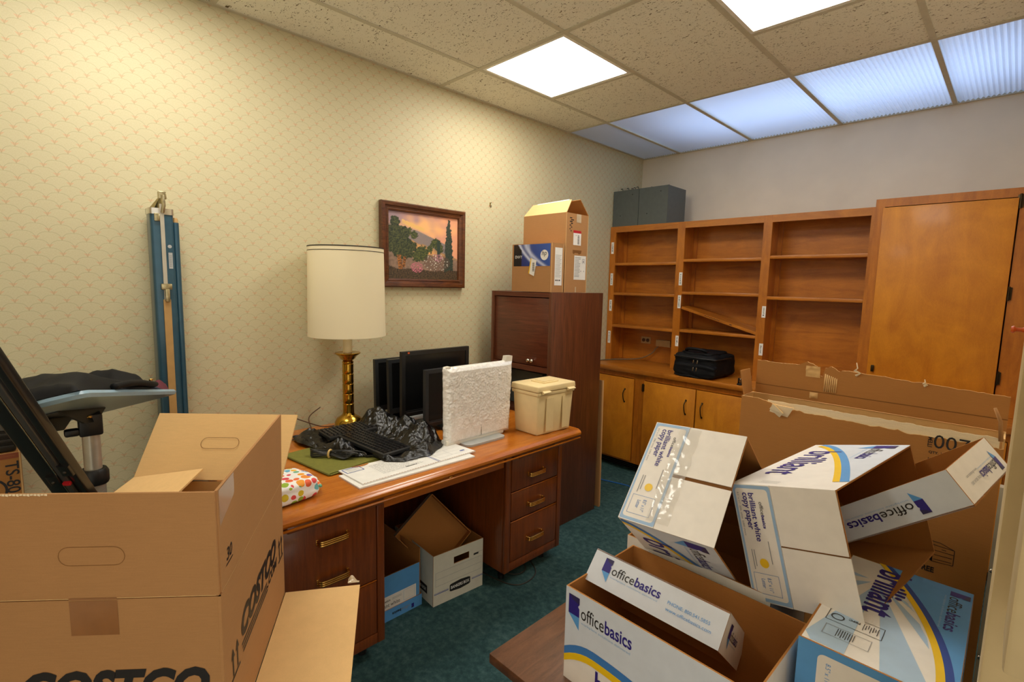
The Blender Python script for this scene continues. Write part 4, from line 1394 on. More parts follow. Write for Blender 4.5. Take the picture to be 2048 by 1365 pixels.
nl = thing('wall_hook', 'small brass picture hook alone on the wallpaper above the brown cartons', 'hook', (0.0, 2.338, 2.059))
m = MB(); m.bbox(0.0005, 2.334, 2.05, 0.002, 2.342, 2.078, 0.0005); m.build('plate', 'brass', nl, smooth='auto')
m = MB(); m.tube(catmull([(0.002, 2.338, 2.052), (0.010, 2.338, 2.045), (0.014, 2.338, 2.052), (0.013, 2.338, 2.06)], 4), 0.0018, 6); m.tube([(0.0, 2.338, 2.066), (0.016, 2.338, 2.078)], 0.0015, 6); m.build('nail', 'bronze', nl, smooth=True)

# ------------------------------------------------------------------ cartons on the tall cabinet
hp = thing('printer_carton', 'brown computer carton with blue and black printed band on the dark tall cabinet', 'carton', (0.47, 2.32, 1.486))
def carton_shell(t, x0, y0, z0, x1, y1, z1, top=True, k=0.004, world=True, out='kraft_out', inn='kraft_in'):
    P = {}
    fr = MB(); fr.panel([(x0, y0, z0), (x1, y0, z0), (x1, y0, z1), (x0, y0, z1)], k); P['f'] = fr.build('front_panel', [out, inn], t, world=world)
    fr = MB(); fr.panel([(x1, y0 + k, z0), (x1, y1 - k, z0), (x1, y1 - k, z1), (x1, y0 + k, z1)], k); P['r'] = fr.build('side_panel', [out, inn], t, world=world)
    fr = MB(); fr.panel([(x1, y1, z0), (x0, y1, z0), (x0, y1, z1), (x1, y1, z1)], k); P['b'] = fr.build('rear_panel', [out, inn], t, world=world)
    fr = MB(); fr.panel([(x0, y1 - k, z0), (x0, y0 + k, z0), (x0, y0 + k, z1), (x0, y1 - k, z1)], k); P['l'] = fr.build('side_panel', [out, inn], t, world=world)
    fr = MB(); fr.panel([(x0 + k, y1 - k, z0), (x1 - k, y1 - k, z0), (x1 - k, y0 + k, z0), (x0 + k, y0 + k, z0)], k); P['u'] = fr.build('bottom_flap', [out, inn], t, world=world)
    if top:
        ym = (y0 + y1) / 2
        for a, b in ((y0 + k, ym - 0.001), (ym + 0.001, y1 - k)):
            fr = MB(); fr.panel([(x0 + k, a, z1), (x1 - k, a, z1), (x1 - k, b, z1), (x0 + k, b, z1)], k); fr.build('top_flap', [out, inn], t, world=world)
    return P
P = carton_shell(hp, 0.304, 2.262, 1.4862, 0.632, 2.375, 1.778)
def band_col(u, v):
    if u < 0.22 + 0.20 * v * 0 and u < 0.14 + 0.42 * (1 - v) * 0.9 - 0.02:
        return (0.012, 0.012, 0.012)
    c = lerp3([0.02, 0.03, 0.16], [0.05, 0.12, 0.45], u + 0.2 * v - 0.2)
    for k, (a, b, w_, br) in enumerate(((0.16, 0.46, 0.045, 0.9), (0.34, 0.52, 0.06, 0.75), (0.42, 0.2, 0.03, 0.4))):
        uu = a + b * (1 - v) ** (1.3 + 0.3 * k)
        s = math.exp(-((u - uu) / w_) ** 2) * br
        c = lerp3(c, [0.70, 0.76, 0.95], s)
    return c
vgrid('printed_band', 'glossy_print', P['f'], (0.318, 2.2612, 1.642), (1, 0, 0), (0, 0, 1), 0.305, 0.132, 64, 30, band_col)
fc = Face(P['f'], (0.304, 2.262, 1.4862), (1, 0, 0), (0, 0, 1), True)
fc.text('ENVY', 0.028, 0.204, width=0.062, mat='paper', lift=0.0016)
c_ = [(0.272 + 0.031 * cos(2 * pi * k / 32), 0.221 + 0.031 * sin(2 * pi * k / 32)) for k in range(32)]
fc.shape('logo_disc', 'paper', [c_], 0.0014)
fc.text('hp', 0.251, 0.211, width=0.040, mat='black_print', shear=0.25, height=0.036, lift=0.002)
fc.shape('hang_tag', 'paper', [[(0.146, 0.112), (0.193, 0.095), (0.211, 0.190), (0.163, 0.205)]], 0.003)
fc.shape('tag_edge', 'yellow_print', [[(0.146, 0.112), (0.153, 0.1095), (0.170, 0.203), (0.163, 0.205)]], 0.0034)
fc.rects('barcode', 'black_print', [(0.178, 0.125 + 0.006 * k, 0.196, 0.128 + 0.006 * k) for k in range(9)], 0.0036)
fs = Face(P['r'], (0.632, 2.266, 1.4862), (0, 1, 0), (0, 0, 1), True)
fs.rects('label_sticker', 'paper', [(0.026, 0.042, 0.094, 0.266)], 0.0008)
fs.rects('small_print', 'grey_print', [(0.032, 0.22 - 0.008 * k, 0.085 - 0.006 * (k % 3), 0.222 - 0.008 * k) for k in range(17)], 0.0012)
fs.rects('barcode', 'black_print', [(0.033, 0.068, 0.042, 0.076), (0.046, 0.068, 0.054, 0.076), (0.058, 0.068, 0.064, 0.076), (0.068, 0.068, 0.078, 0.076)], 0.0012)

tl = thing('tall_carton', 'tall brown carton with open top flaps behind the computer carton on the dark cabinet', 'carton', (0.45, 2.5, 1.486))
P = carton_shell(tl, 0.272, 2.392, 1.4862, 0.628, 2.612, 1.968, top=False)
m = MB(); m.panel([(0.272, 2.392, 1.9685), (0.628, 2.392, 1.9685), (0.618, 2.448, 2.05), (0.305, 2.44, 2.042)], 0.004, 0, 1); fl = m.build('top_flap', ['kraft_in', 'kraft_in'], tl)
m = MB(); m.panel([(0.628, 2.612, 1.9685), (0.272, 2.612, 1.9685), (0.29, 2.55, 2.06), (0.612, 2.545, 2.062)], 0.004, 0, 1); m.build('top_flap', ['kraft_in', 'kraft_dark'], tl)
m = MB(); m.panel([(0.345, 2.4385, 2.0405), (0.60, 2.4465, 2.0485), (0.602, 2.449, 2.0535), (0.345, 2.441, 2.0455)], 0.001, 0, 0); m.build('tape_strip', 'paper', fl)
fs = Face(P['r'], (0.628, 2.396, 1.4862), (0, 1, 0), (0, 0, 1), True)
fs.rects('label_sticker', 'paper', [(0.068, 0.292, 0.145, 0.365)], 0.0008); fs.rects('label_band', 'red_print', [(0.068, 0.365, 0.145, 0.381)], 0.0008)
fs.rects('barcode', 'black_print', [(0.11, 0.30 + 0.007 * k, 0.127, 0.3035 + 0.007 * k) for k in range(8)] + [(0.09, 0.35, 0.10, 0.352)], 0.0012)
fs.rects('label_sticker', 'paper', [(0.084, 0.080, 0.203, 0.229)], 0.0008)
rr = random.Random(2)
fs.rects('small_print', 'grey_print', [(0.09, 0.215 - 0.009 * k, 0.13 + rr.uniform(0, 0.02), 0.2185 - 0.009 * k) for k in range(14)] + [(0.165, 0.18, 0.168, 0.21), (0.185, 0.18, 0.188, 0.21), (0.165, 0.207, 0.188, 0.21), (0.172, 0.186, 0.182, 0.2), (0.15, 0.13, 0.156, 0.138), (0.18, 0.13, 0.186, 0.138)], 0.0012)
fs.rects('ink_marks', 'black_print', [(0.028 + 0.012 * (k % 2), 0.45 - 0.011 * k, 0.036 + 0.012 * (k % 2) + rr.uniform(0, 0.02), 0.456 - 0.011 * k) for k in range(8)], 0.0008)
fs.shape('hand_hole', 'kraft_crease', [[(0.066, 0.262), (0.066, 0.243), (0.078, 0.236), (0.088, 0.244), (0.118, 0.244), (0.128, 0.236), (0.150, 0.243), (0.154, 0.262)]], 0.0006)
fs.rects('clear_tape', 'clear_tape', [(0.095, 0.43, 0.14, 0.481), (0.10, 0.0, 0.112, 0.035)], 0.0008)

# ------------------------------------------------------------------ projection screen against the wall
sc = thing('projection_screen', 'blue rolled-up projection screen case standing against the wallpaper', 'projection screen', (0.08, 0.44, 0.0))
ZT = 1.785
m = MB()
pr = rrect(0.406, 0.030, 0.486, 0.115, 0.012, 3)
m.prism([(y, x) for y, x in pr], (0, 0, 0.30), (0, 1, 0), (1, 0, 0), -(ZT - 0.30))
cs = m.build('case', 'blue_enamel', sc, smooth='auto')
m = MB(); m.prism([(y, x) for y, x in rrect(0.403, 0.027, 0.489, 0.119, 0.013, 3)], (0, 0, ZT - 0.006), (0, 1, 0), (1, 0, 0), -0.024); m.build('end_cap', 'chrome', sc, smooth='auto')
m = MB(); m.prism([(y, x) for y, x in rrect(0.403, 0.027, 0.489, 0.119, 0.013, 3)], (0, 0, 0.295), (0, 1, 0), (1, 0, 0), -0.02); m.build('end_cap', 'black_plastic', sc, smooth='auto')
m = MB()
m.box(0.118, 0.438, 1.42, 0.122, 0.452, ZT + 0.035)
m.build('extension_rod', 'steel_tube', sc)
m = MB()
m.box(0.118, 0.434, 0.92, 0.1245, 0.460, 1.435)
m.build('pole_strip', 'tan_strip', sc)
m = MB(); m.bbox(0.118, 0.428, 1.475, 0.131, 0.466, 1.5, 0.003); m.bbox(0.124, 0.440, 1.425, 0.136, 0.456, 1.478, 0.003); m.build('latch', 'worn_metal', sc, smooth='auto')
m = MB()
m.hexa([(0.035, 0.415, ZT + 0.02), (0.055, 0.43, ZT + 0.02), (0.055, 0.445, ZT + 0.02), (0.035, 0.43, ZT + 0.02), (0.105, 0.437, ZT + 0.06), (0.122, 0.440, ZT + 0.06), (0.122, 0.462, ZT + 0.06), (0.105, 0.462, ZT + 0.06)])
m.bbox(0.100, 0.436, ZT + 0.055, 0.126, 0.464, ZT + 0.085, 0.003)
m.tube([(0.124, 0.45, ZT + 0.07), (0.128, 0.452, ZT + 0.03), (0.124, 0.447, ZT + 0.0)], 0.007, 8)
m.bbox(0.120, 0.418, ZT - 0.035, 0.127, 0.437, ZT - 0.003, 0.003)
m.build('carry_hook', 'worn_metal', sc, smooth='auto')
m = MB(); m.tube([(0.095, 0.495, 0.86), (0.095, 0.495, 1.752)], 0.012, 12); m.tube([(0.072, 0.4945, 0.88), (0.072, 0.4945, 1.752)], 0.010, 12); m.build('leg_tube', 'blue_enamel', sc, smooth='auto')
m = MB(); m.lathe([(0.010, 1.752), (0.010, 1.766), (0.006, 1.772)], (0.092, 0.495, 0), 10); m.build('tube_plug', 'tan_strip', sc, smooth='auto')
m = MB(); m.bbox(0.075, 0.400, 0.872, 0.128, 0.508, 0.896, 0.004); m.build('clamp', 'black_plastic', sc, smooth='auto')
for a in (0.5, 2.2, 4.4):
    m = MB(); m.tube([(0.075 + 0.02 * cos(a), 0.45 + 0.02 * sin(a), 0.29), (0.085 + 0.055 * cos(a), 0.45 + 0.12 * sin(a), 0.006)], 0.009, 8); m.build('leg', 'blue_enamel', sc, smooth='auto')
fc = Face(cs, (0.115, 0.406, 0.3), (0, 1, 0), (0, 0, 1), True)
fc.shape('badge', 'silver_plastic', [[(0.061 + 0.007 * cos(2 * pi * k / 20), 1.352 + 0.007 * sin(2 * pi * k / 20)) for k in range(20)]], 0.001)
fc.rects('label_plate', 'silver_plastic', [(0.055, 1.262, 0.069, 1.327)], 0.001)
fc.rects('label_text', 'black_print', [(0.059, 1.27 + 0.007 * k, 0.0605, 1.274 + 0.007 * k) for k in range(7)] + [(0.064, 1.27 + 0.007 * k, 0.0652, 1.274 + 0.007 * k) for k in range(7)], 0.0016)

# ------------------------------------------------------------------ tilted pale blue tray table
P2, P3, P1 = V((0.93, 0.114, 1.228)), V((0.30, 0.435, 1.082)), V((0.771, -0.241, 1.135))
ex = (P3 - P2); LT = ex.length; ex.normalize()
ey = (P1 - P2); ey = (ey - ex * ey.dot(ex)); WT = 0.40; ey.normalize()
ez = ex.cross(ey)
if ez.z < 0:
    ez = -ez
MT = Matrix(((ex.x, ey.x, ez.x, P2.x), (ex.y, ey.y, ez.y, P2.y), (ex.z, ey.z, ez.z, P2.z), (0, 0, 0, 1)))
ctr = MT @ V((LT / 2, WT / 2, 0))
tt = thing('tray_table', 'pale blue tilting tray table on a steel post beside the wallpaper', 'table', (0.52, 0.128, 0.0))
m = MB()
o2 = rrect(0, 0, LT, WT, 0.03, 6)
top = [MT @ V((x, y, 0.009)) for x, y in rrect(0.004, 0.004, LT - 0.004, WT - 0.004, 0.03, 6)]
mid = [MT @ V((x, y, 0.0)) for x, y in o2]
bot = [MT @ V((x, y, -0.010)) for x, y in rrect(0.005, 0.005, LT - 0.005, WT - 0.005, 0.03, 6)]
k = len(o2)
m.v = top + mid + bot
for a in range(k):
    b = (a + 1) % k
    m.f.append((a, b, k + b, k + a)); m.f.append((k + a, k + b, 2 * k + b, 2 * k + a))
m.f.append(tuple(range(k - 1, -1, -1))); m.f.append(tuple(range(2 * k, 3 * k)))
m.m = [0] * len(m.f)
m.build('tray', 'tray_blue', tt, smooth='auto')
PX, PY = 0.515, 0.148
m = MB(); m.lathe([(0.0235, 0.03), (0.0235, 1.03)], (PX, PY, 0), 24); m.build('post', 'steel_tube', tt, smooth='auto')
m = MB(); m.lathe([(0.030, 0.02), (0.030, 0.865), (0.028, 0.867)], (PX, PY, 0), 24); m.build('lower_post', 'steel_tube', tt, smooth='auto')
m = MB(); m.lathe([(0.037, 0.85), (0.040, 0.857), (0.040, 0.888), (0.034, 0.90)], (PX, PY, 0), 24)
m.tube([(PX + 0.02, PY - 0.03, 0.872), (PX + 0.055, PY - 0.045, 0.872)], 0.012, 10); m.build('collar', 'black_plastic', tt, smooth='auto')
m = MB(); m.lathe([(0.006, 0), (0.006, 0.004)], (PX + 0.053, PY - 0.048, 0.878), 10, axis=(0.8, -0.5, 0)); m.build('bolt', 'chrome', tt, smooth='auto')
m = MB()
m.bbox(PX - 0.030, PY - 0.030, 1.015, PX + 0.030, PY + 0.030, 1.085, 0.006)
m.bbox(PX - 0.01, PY - 0.065, 1.02, PX + 0.025, PY - 0.028, 1.042, 0.006)
m.build('socket', 'black_plastic', tt, smooth='auto')
m = MB()
for s in (-1, 1):
    y = WT / 2 + s * 0.045
    q = [(LT / 2 - 0.16, -0.012), (LT / 2 + 0.13, -0.012), (LT / 2 + 0.05, -0.055), (LT / 2 - 0.03, -0.055)]
    pts = [MT @ V((x, y, z)) for x, z in q]
    pts2 = [MT @ V((x, y + 0.006, z)) for x, z in q]
    m.hexa([pts[0], pts[1], pts2[1], pts2[0], pts[3], pts[2], pts2[2], pts2[3]])
m.hexa([MT @ V(p) for p in ((LT / 2 - 0.16, WT / 2 - 0.045, -0.014), (LT / 2 + 0.13, WT / 2 - 0.045, -0.014), (LT / 2 + 0.13, WT / 2 + 0.05, -0.014), (LT / 2 - 0.16, WT / 2 + 0.05, -0.014),
                              (LT / 2 - 0.16, WT / 2 - 0.045, -0.0105), (LT / 2 + 0.13, WT / 2 - 0.045, -0.0105), (LT / 2 + 0.13, WT / 2 + 0.05, -0.0105), (LT / 2 - 0.16, WT / 2 + 0.05, -0.0105))])
m.build('bracket', 'black_plastic', tt)
m = MB(); m.tube([MT @ V((LT / 2 - 0.03, WT / 2 - 0.065, -0.04)), MT @ V((LT / 2 - 0.07, WT / 2 - 0.075, -0.042))], 0.005, 8); m.build('lever', 'handle_brass', tt, smooth=True)
m = MB()
for a in (0.2, 1.77, 3.34, 4.91):
    c, s = cos(a), sin(a)
    m.hexa([(PX + c * 0.02 - s * 0.02, PY + s * 0.02 + c * 0.02, 0.012), (PX + c * 0.02 + s * 0.02, PY + s * 0.02 - c * 0.02, 0.012), (PX + c * 0.24 + s * 0.015, PY + s * 0.24 - c * 0.015, 0.002), (PX + c * 0.24 - s * 0.015, PY + s * 0.24 + c * 0.015, 0.002),
            (PX + c * 0.02 - s * 0.02, PY + s * 0.02 + c * 0.02, 0.05), (PX + c * 0.02 + s * 0.02, PY + s * 0.02 - c * 0.02, 0.05), (PX + c * 0.24 + s * 0.015, PY + s * 0.24 - c * 0.015, 0.02), (PX + c * 0.24 - s * 0.015, PY + s * 0.24 + c * 0.015, 0.02)])
m.build('foot', 'black_plastic', tt)


# ------------------------------------------------------------------ things on the tray
def on_tray(fn, nu, nv):
    m = MB(); m.grid(nu, nv, lambda u, v: MT @ V(fn(u, v))); return m
tb = thing('tote_bag', 'black fabric bag lying folded on the pale blue tray table', 'bag', tuple(MT @ V((0.30, 0.2, 0.012))))
def bag_top(u, v):
    x = 0.0 + 0.56 * u + 0.02 * sin(v * 5)
    y = 0.012 + 0.30 * v + 0.012 * sin(u * 7)
    x -= 0.03 * (1 - abs(2 * v - 1)) * (1 - u)
    h = 0.022 + 0.060 * math.exp(-((u - 0.27) / 0.17) ** 2) * (0.35 + 0.65 * sin(pi * min(1, v * 1.1))) + 0.078 * math.exp(-((u - 0.78) / 0.11) ** 2) * sin(pi * min(1, v * 1.05 + 0.05)) + 0.010 * math.exp(-((u - 0.5) / 0.15) ** 2)
    h += 0.003 * noise.noise(V((u * 4, v * 4, 2))) + 0.005 * max(0, 1 - abs(noise.noise(V((u * 3 + 3, v * 4, 8)))) * 6)
    e = min(u / 0.05, (1 - u) / 0.05, v / 0.08, (1 - v) / 0.08, 1.0)
    return (x, y, 0.0105 + h * sqrt(max(0.0, e)))
m = on_tray(bag_top, 60, 30); m.build('cloth', 'nylon', tb, smooth=True)
m = MB(); m.tube([MT @ V(p) for p in catmull([(0.18, 0.004, 0.018), (0.26, -0.004, 0.026), (0.36, -0.002, 0.03), (0.46, 0.002, 0.028), (0.53, 0.01, 0.03)], 6)], 0.010, 8); m.build('strap', 'nylon', tb, smooth=True)
m = MB(); m.tube([MT @ V(p) for p in [(0.44, -0.006, 0.040), (0.475, -0.006, 0.042)]], 0.004, 6); m.build('buckle', 'handle_brass', tb, smooth=True)
nv = thing('navy_cloth', 'dark navy cloth under the black bag on the tray table', 'cloth', tuple(MT @ V((0.42, 0.1, 0.012))))
def navy(u, v):
    e = min(u / 0.06, (1 - u) / 0.06, v / 0.1, (1 - v) / 0.1, 1.0)
    return (0.22 + 0.36 * u, 0.006 + 0.18 * v, 0.0105 + (0.014 + 0.004 * noise.noise(V((u * 8, v * 8, 5)))) * sqrt(max(0, e)))
m = on_tray(navy, 30, 16); m.build('fold', 'navy_cloth', nv, smooth=True)
mc = thing('maroon_cloth', 'maroon folded cloth on the right end of the pale blue tray table', 'cloth', tuple(MT @ V((0.62, 0.1, 0.012))))
def mar(u, v):
    e = min(u / 0.06, (1 - u) / 0.08, v / 0.1, (1 - v) / 0.1, 1.0)
    h = 0.012 + 0.034 * u + 0.004 * sin(v * 26 + u * 4)
    return (0.555 + 0.125 * u, 0.015 + 0.17 * v, 0.0105 + h * sqrt(max(0, e)))
m = on_tray(mar, 24, 24); m.build('fold', 'maroon_cloth', mc, smooth=True)
tn = thing('tan_pouch', 'tan fabric pouch behind the black bag on the tray table', 'pouch', tuple(MT @ V((0.52, 0.34, 0.012))))
def tan_(u, v):
    e = min(u / 0.1, (1 - u) / 0.1, v / 0.2, (1 - v) / 0.2, 1.0)
    return (0.46 + 0.14 * u, 0.318 + 0.07 * v, 0.0105 + (0.085 + 0.02 * sin(u * 3)) * sqrt(max(0, e)))
m = on_tray(tan_, 16, 8); m.build('body', 'tan_cloth', tn, smooth=True)
pp = thing('papers', 'white papers on the left end of the pale blue tray table', 'papers', tuple(MT @ V((0.1, 0.33, 0.012))))
m = MB()
for k in range(4):
    a = 0.03 * k
    q = [(0.015 + a * 0.3, 0.13 + a * 0.1), (0.235, 0.16 + a * 0.2), (0.225, 0.395 - a * 0.2), (0.01 + a, 0.39)]
    m.hexa([MT @ V((x, y, 0.0095 + 0.0022 * k)) for x, y in q] + [MT @ V((x, y, 0.0115 + 0.0022 * k)) for x, y in q])
m.build('sheet', 'paper', pp)

# ------------------------------------------------------------------ folded black stand leaning at the left
A0, B0 = V((0.83, 0.093, 0.929)), V((1.0, -0.035, 1.285))
dr = (B0 - A0).normalized()
foot = A0 - dr * ((A0.z - 0.02) / dr.z)
head = A0 + dr * 1.15
st = thing('folded_stand', 'black folded metal stand leaning diagonally in front of the tray table', 'stand', tuple(foot))
sx = dr.cross(V((0, 0, 1))).normalized()      # sideways as the viewer sees it
sz = sx.cross(dr).normalized()
if sz.dot(V((2.59, 0, 1.53)) - A0) < 0:
    sz = -sz
def bar(name, mat, offs, w_, h_, t0, t1, parent):
    c0 = A0 + sx * offs[0] + sz * offs[1] + dr * t0
    c1 = A0 + sx * offs[0] + sz * offs[1] + dr * t1
    m = MB()
    r = rrect(-w_ / 2, -h_ / 2, w_ / 2, h_ / 2, min(w_, h_) * 0.22, 3)
    m.prism(r, c0, sx, sz, (c1 - c0).length if sx.cross(sz).dot(dr) > 0 else -(c1 - c0).length)
    return m.build(name, mat, parent, smooth='auto')
lo = -(A0.z - 0.02) / dr.z
sd = 1 if sx.dot(V((cos(YAW), sin(YAW), 0))) > 0 else -1
bar('leg', 'black_metal', (0.031 * sd, 0.004), 0.022, 0.026, lo + 0.05, 1.15, st)
bar('leg', 'black_metal_sheen', (0.006 * sd, 0.006), 0.018, 0.024, lo + 0.10, 1.15, st)  # leg greyed to put the sheen of black metal into its colour
bar('leg', 'black_metal', (-0.031 * sd, 0.0), 0.044, 0.028, lo + 0.05, 1.15, st)
bar('rail', 'chrome', (-0.005 * sd, 0.015), 0.003, 0.006, 0.02, 1.15, st)  # bright strip added to draw the highlight line along the black tubes
s = bar('strut', 'grey_metal', (0.012 * sd, 0.021), 0.014, 0.008, lo + 0.30, 0.075, st)
bar('cap', 'red_plastic', (0.012 * sd, 0.022), 0.018, 0.010, 0.075, 0.082, st)
for t0, off in ((0.075, -0.016), (0.115, 0.026)):
    bar('joint', 'black_metal', (off * sd, 0.016), 0.028, 0.014, t0 - 0.006, t0 + 0.03, st)
    m = MB(); m.lathe([(0.004, 0), (0.0035, 0.003), (0.0, 0.004)], A0 + sx * off * sd + sz * 0.0235 + dr * (t0 + 0.01), 10, axis=tuple(sz), caps=False); m.build('rivet', 'black_plastic', st, smooth=True)

# ------------------------------------------------------------------ carton and ribbed crate behind the stand
t5 = thing('tall_brown_box', 'tall brown carton lettered TS-80 Series at the left edge, behind the black stand', 'carton', (0.12, -0.24, 0))
P = carton_shell(t5, 0.01, -0.46, 0.001, 0.246, -0.02, 0.925, out='kraft_carton')
fc = Face(P['r'], (0.246, -0.456, 0.001), (0, 0, -1), (0, 1, 0), True)
fc.text('TS-80 Series', -0.895, 0.398, width=0.235, mat='black_print', bold=0.012)
fc2 = Face(P['r'], (0.246, -0.456, 0.001), (0, 1, 0), (0, 0, 1), True)
ring(fc2, 'ring_mark', 'black_print', [(0.355 + 0.045 * cos(2 * pi * k / 24), 0.80 + 0.045 * sin(2 * pi * k / 24)) for k in range(24)], [(0.355 + 0.038 * cos(2 * pi * k / 24), 0.80 + 0.038 * sin(2 * pi * k / 24)) for k in range(24)])
fc2.outline('edge_tape', 'rust_tape', 0.0, 0.905, 0.432, 0.924, 0.009)
cr = thing('ribbed_case', 'dark ribbed case lying on the tall brown carton at the left edge', 'case', (0.12, -0.26, 0.927))
bx('body', 'dark_ribs', cr, 0.015, -0.45, 0.9265, 0.232, -0.028, 1.045, 0.006)
for k in range(5):
    bx('rib', 'dark_ribs', cr, 0.2322, -0.445, 0.938 + 0.021 * k, 0.238, -0.032, 0.950 + 0.021 * k, 0.002)

# ------------------------------------------------------------------ big brown shipping carton in the foreground
ZB, ZC, FH = 0.567, 0.923, 0.208
N, F, BLc, FL = V((1.571, 0.244, 0)), V((1.085, 0.535, 0)), V((0.786, 0.219, 0)), V((1.29, -0.09, 0))
up3 = V((0, 0, 1))
pd = thing('carton_stand', 'small dark low table under the big lettered carton, hidden by it', 'table', (1.2, 0.2, 0))
cc = (N + F + BLc + FL) / 4
m = MB()
q = [cc + (p - cc) * 0.9 for p in (FL, N, F, BLc)]
m.hexa([V((p.x, p.y, 0.535)) for p in q] + [V((p.x, p.y, 0.566)) for p in q]); m.build('top', 'table_laminate', pd)
for p in (FL, N, F, BLc):
    p = cc + (p - cc) * 0.8
    m = MB(); m.bbox(p.x - 0.018, p.y - 0.018, 0.0005, p.x + 0.018, p.y + 0.018, 0.535, 0.003); m.build('leg', 'black_metal', pd, smooth='auto')

ck = thing('shipping_carton', 'large open brown shipping carton with black store lettering in the left foreground', 'carton', (cc.x, cc.y, ZB))
T = 0.005
def wall(name, a, b, z0, z1, parent=ck, mats=('kraft_out', 'kraft_in')):
    m = MB(); m.panel([(a.x, a.y, z0), (b.x, b.y, z0), (b.x, b.y, z1), (a.x, a.y, z1)], T, 0, 1, 0); return m.build(name, list(mats), parent)
wf = wall('front_panel', FL, N, ZB, ZC)
wr = wall('side_panel', N, F, ZB, ZC)
wall('rear_panel', F, BLc, ZB, ZC)
wall('side_panel', BLc, FL, ZB, ZC)
m = MB(); m.panel([(BLc.x, BLc.y, ZB + 0.001), (F.x, F.y, ZB + 0.001), (N.x, N.y, ZB + 0.001), (FL.x, FL.y, ZB + 0.001)], T); m.build('bottom', ['kraft_in', 'kraft_in'], ck)
# flaps
def flap(name, pts, mats=('kraft_out', 'kraft_in'), parent=ck):
    m = MB(); m.panel(pts, T, 0, 1, 0); return m.build(name, list(mats), parent)
uF = (N - FL).normalized(); uR = (F - N).normalized()
ff = flap('flap', [FL + up3 * (ZC + 0.002), N - uF * 0.003 + up3 * (ZC + 0.002), N - uF * 0.003 + up3 * (ZC + FH), FL + up3 * (ZC + FH)])
fr_ = flap('flap', [N + uR * 0.009 + up3 * (ZC + 0.002), F + up3 * (ZC + 0.002), F + up3 * (ZC + FH) + V((0.002, 0.004, 0)), N + uR * 0.007 + up3 * (ZC + FH)])
outb = (BLc - F).cross(up3).normalized()
if outb.dot(F - N) < 0:
    outb = -outb
lean = V((outb.x * 0.62, outb.y * 0.62, 0.785)) * (FH * 1.02)
fb_ = flap('flap', [F + up3 * (ZC + 0.002), BLc + up3 * (ZC + 0.002), BLc + up3 * (ZC + 0.002) + lean, F + up3 * (ZC + 0.002) + lean + uR * 0.006], ('kraft_in', 'kraft_in'))
inl = (F - BLc).normalized() * (FH * 0.985)
fl_ = flap('flap', [FL + up3 * (ZC + 0.004), BLc + up3 * (ZC + 0.004), BLc + inl + up3 * (ZC + 0.034), FL + inl * 0.98 + V((-0.035, 0.02, 0)) + up3 * (ZC + 0.034)], ('kraft_in', 'kraft_in'))
outr = uR.cross(up3).normalized()
if outr.dot(N - FL) < 0:
    outr = -outr
c0, c1 = F + up3 * (ZB + 0.001), N + up3 * (ZB + 0.001)
fbt = flap('bottom_flap', [c0 + outr * 0.002, c1 + outr * 0.002, c1 + outr * 0.222 + up3 * 0.0, c0 + outr * 0.222 - uR * 0.004], ('kraft_in', 'kraft_in'))
# creases and edges, hand holes, tape
fcF = Face(wf, FL + up3 * ZB, uF, up3, True)
LF, LR = (N - FL).length, (F - N).length
fcR = Face(wr, N + up3 * ZB, uR, up3, True)
def stadium(cx_, cy_, hw, hh, n=8):
    return [(cx_ + hw + hh * cos(a), cy_ + hh * sin(a)) for a in [-pi / 2 + pi * k / n for k in range(n + 1)]] + [(cx_ - hw + hh * cos(a), cy_ + hh * sin(a)) for a in [pi / 2 + pi * k / n for k in range(n + 1)]]
g = Face(ff, FL + up3 * ZB, uF, up3, True)
ring(g, 'hand_hole', 'kraft_crease', stadium(0.211, 0.443, 0.040, 0.0185), stadium(0.211, 0.443, 0.040, 0.0177))
g.rects('tape_patch', 'brown_tape', [(0.165, 0.3565, 0.25, 0.36)], 0.001)
fcF.rects('tape_patch', 'brown_tape', [(0.165, 0.285, 0.25, 0.354)], 0.0008)
g2 = Face(fb_, F + up3 * (ZC + 0.002), (BLc - F).normalized(), lean.normalized(), True)
ring(g2, 'hand_hole', 'kraft_crease', [(x, y) for x, y in stadium(0.215, 0.115, 0.040, 0.0185)], stadium(0.215, 0.115, 0.040, 0.0172), -T - 0.0008)
ring(g2, 'hand_hole', 'kraft_crease', [(x, y) for x, y in stadium(0.215, 0.115, 0.040, 0.0185)], stadium(0.215, 0.115, 0.040, 0.0172), 0.0008)
gR = Face(fr_, N + up3 * ZB, uR, up3, True)
gR.shape('tape_patch', 'tape_film', [[(0.012, 0.562), (0.17, 0.562), (0.10, 0.515), (0.014, 0.49)]], 0.0008)
gR.rects('worn_edge', 'kraft_in', [(0.008, 0.3585, LR, 0.3597)], 0.0006)
g.band('worn_edge', 'kraft_in', [(LF * k / 60, 0.3582) for k in range(60)], [(LF * k / 60, 0.3596 + 0.0009 * noise.noise(V((k * 0.7, 1, 1)))) for k in range(60)], 0.0006)
m = MB()
for k in range(14):
    a, b = 0.06 + 0.006 * k, 0.065 + 0.006 * k
    m.poly([FL + uF * p + up3 * (ZC + FH + dz) + V((0.4, -0.2, 0)) * dn for p, dz, dn in ((a, 0.0005, 0.0), (b, 0.0005, 0.0), (b, -0.002 - 0.001 * (k % 3), 0.002), (a, -0.0025, 0.002))])
m.build('torn_edge', 'kraft_torn', ff)
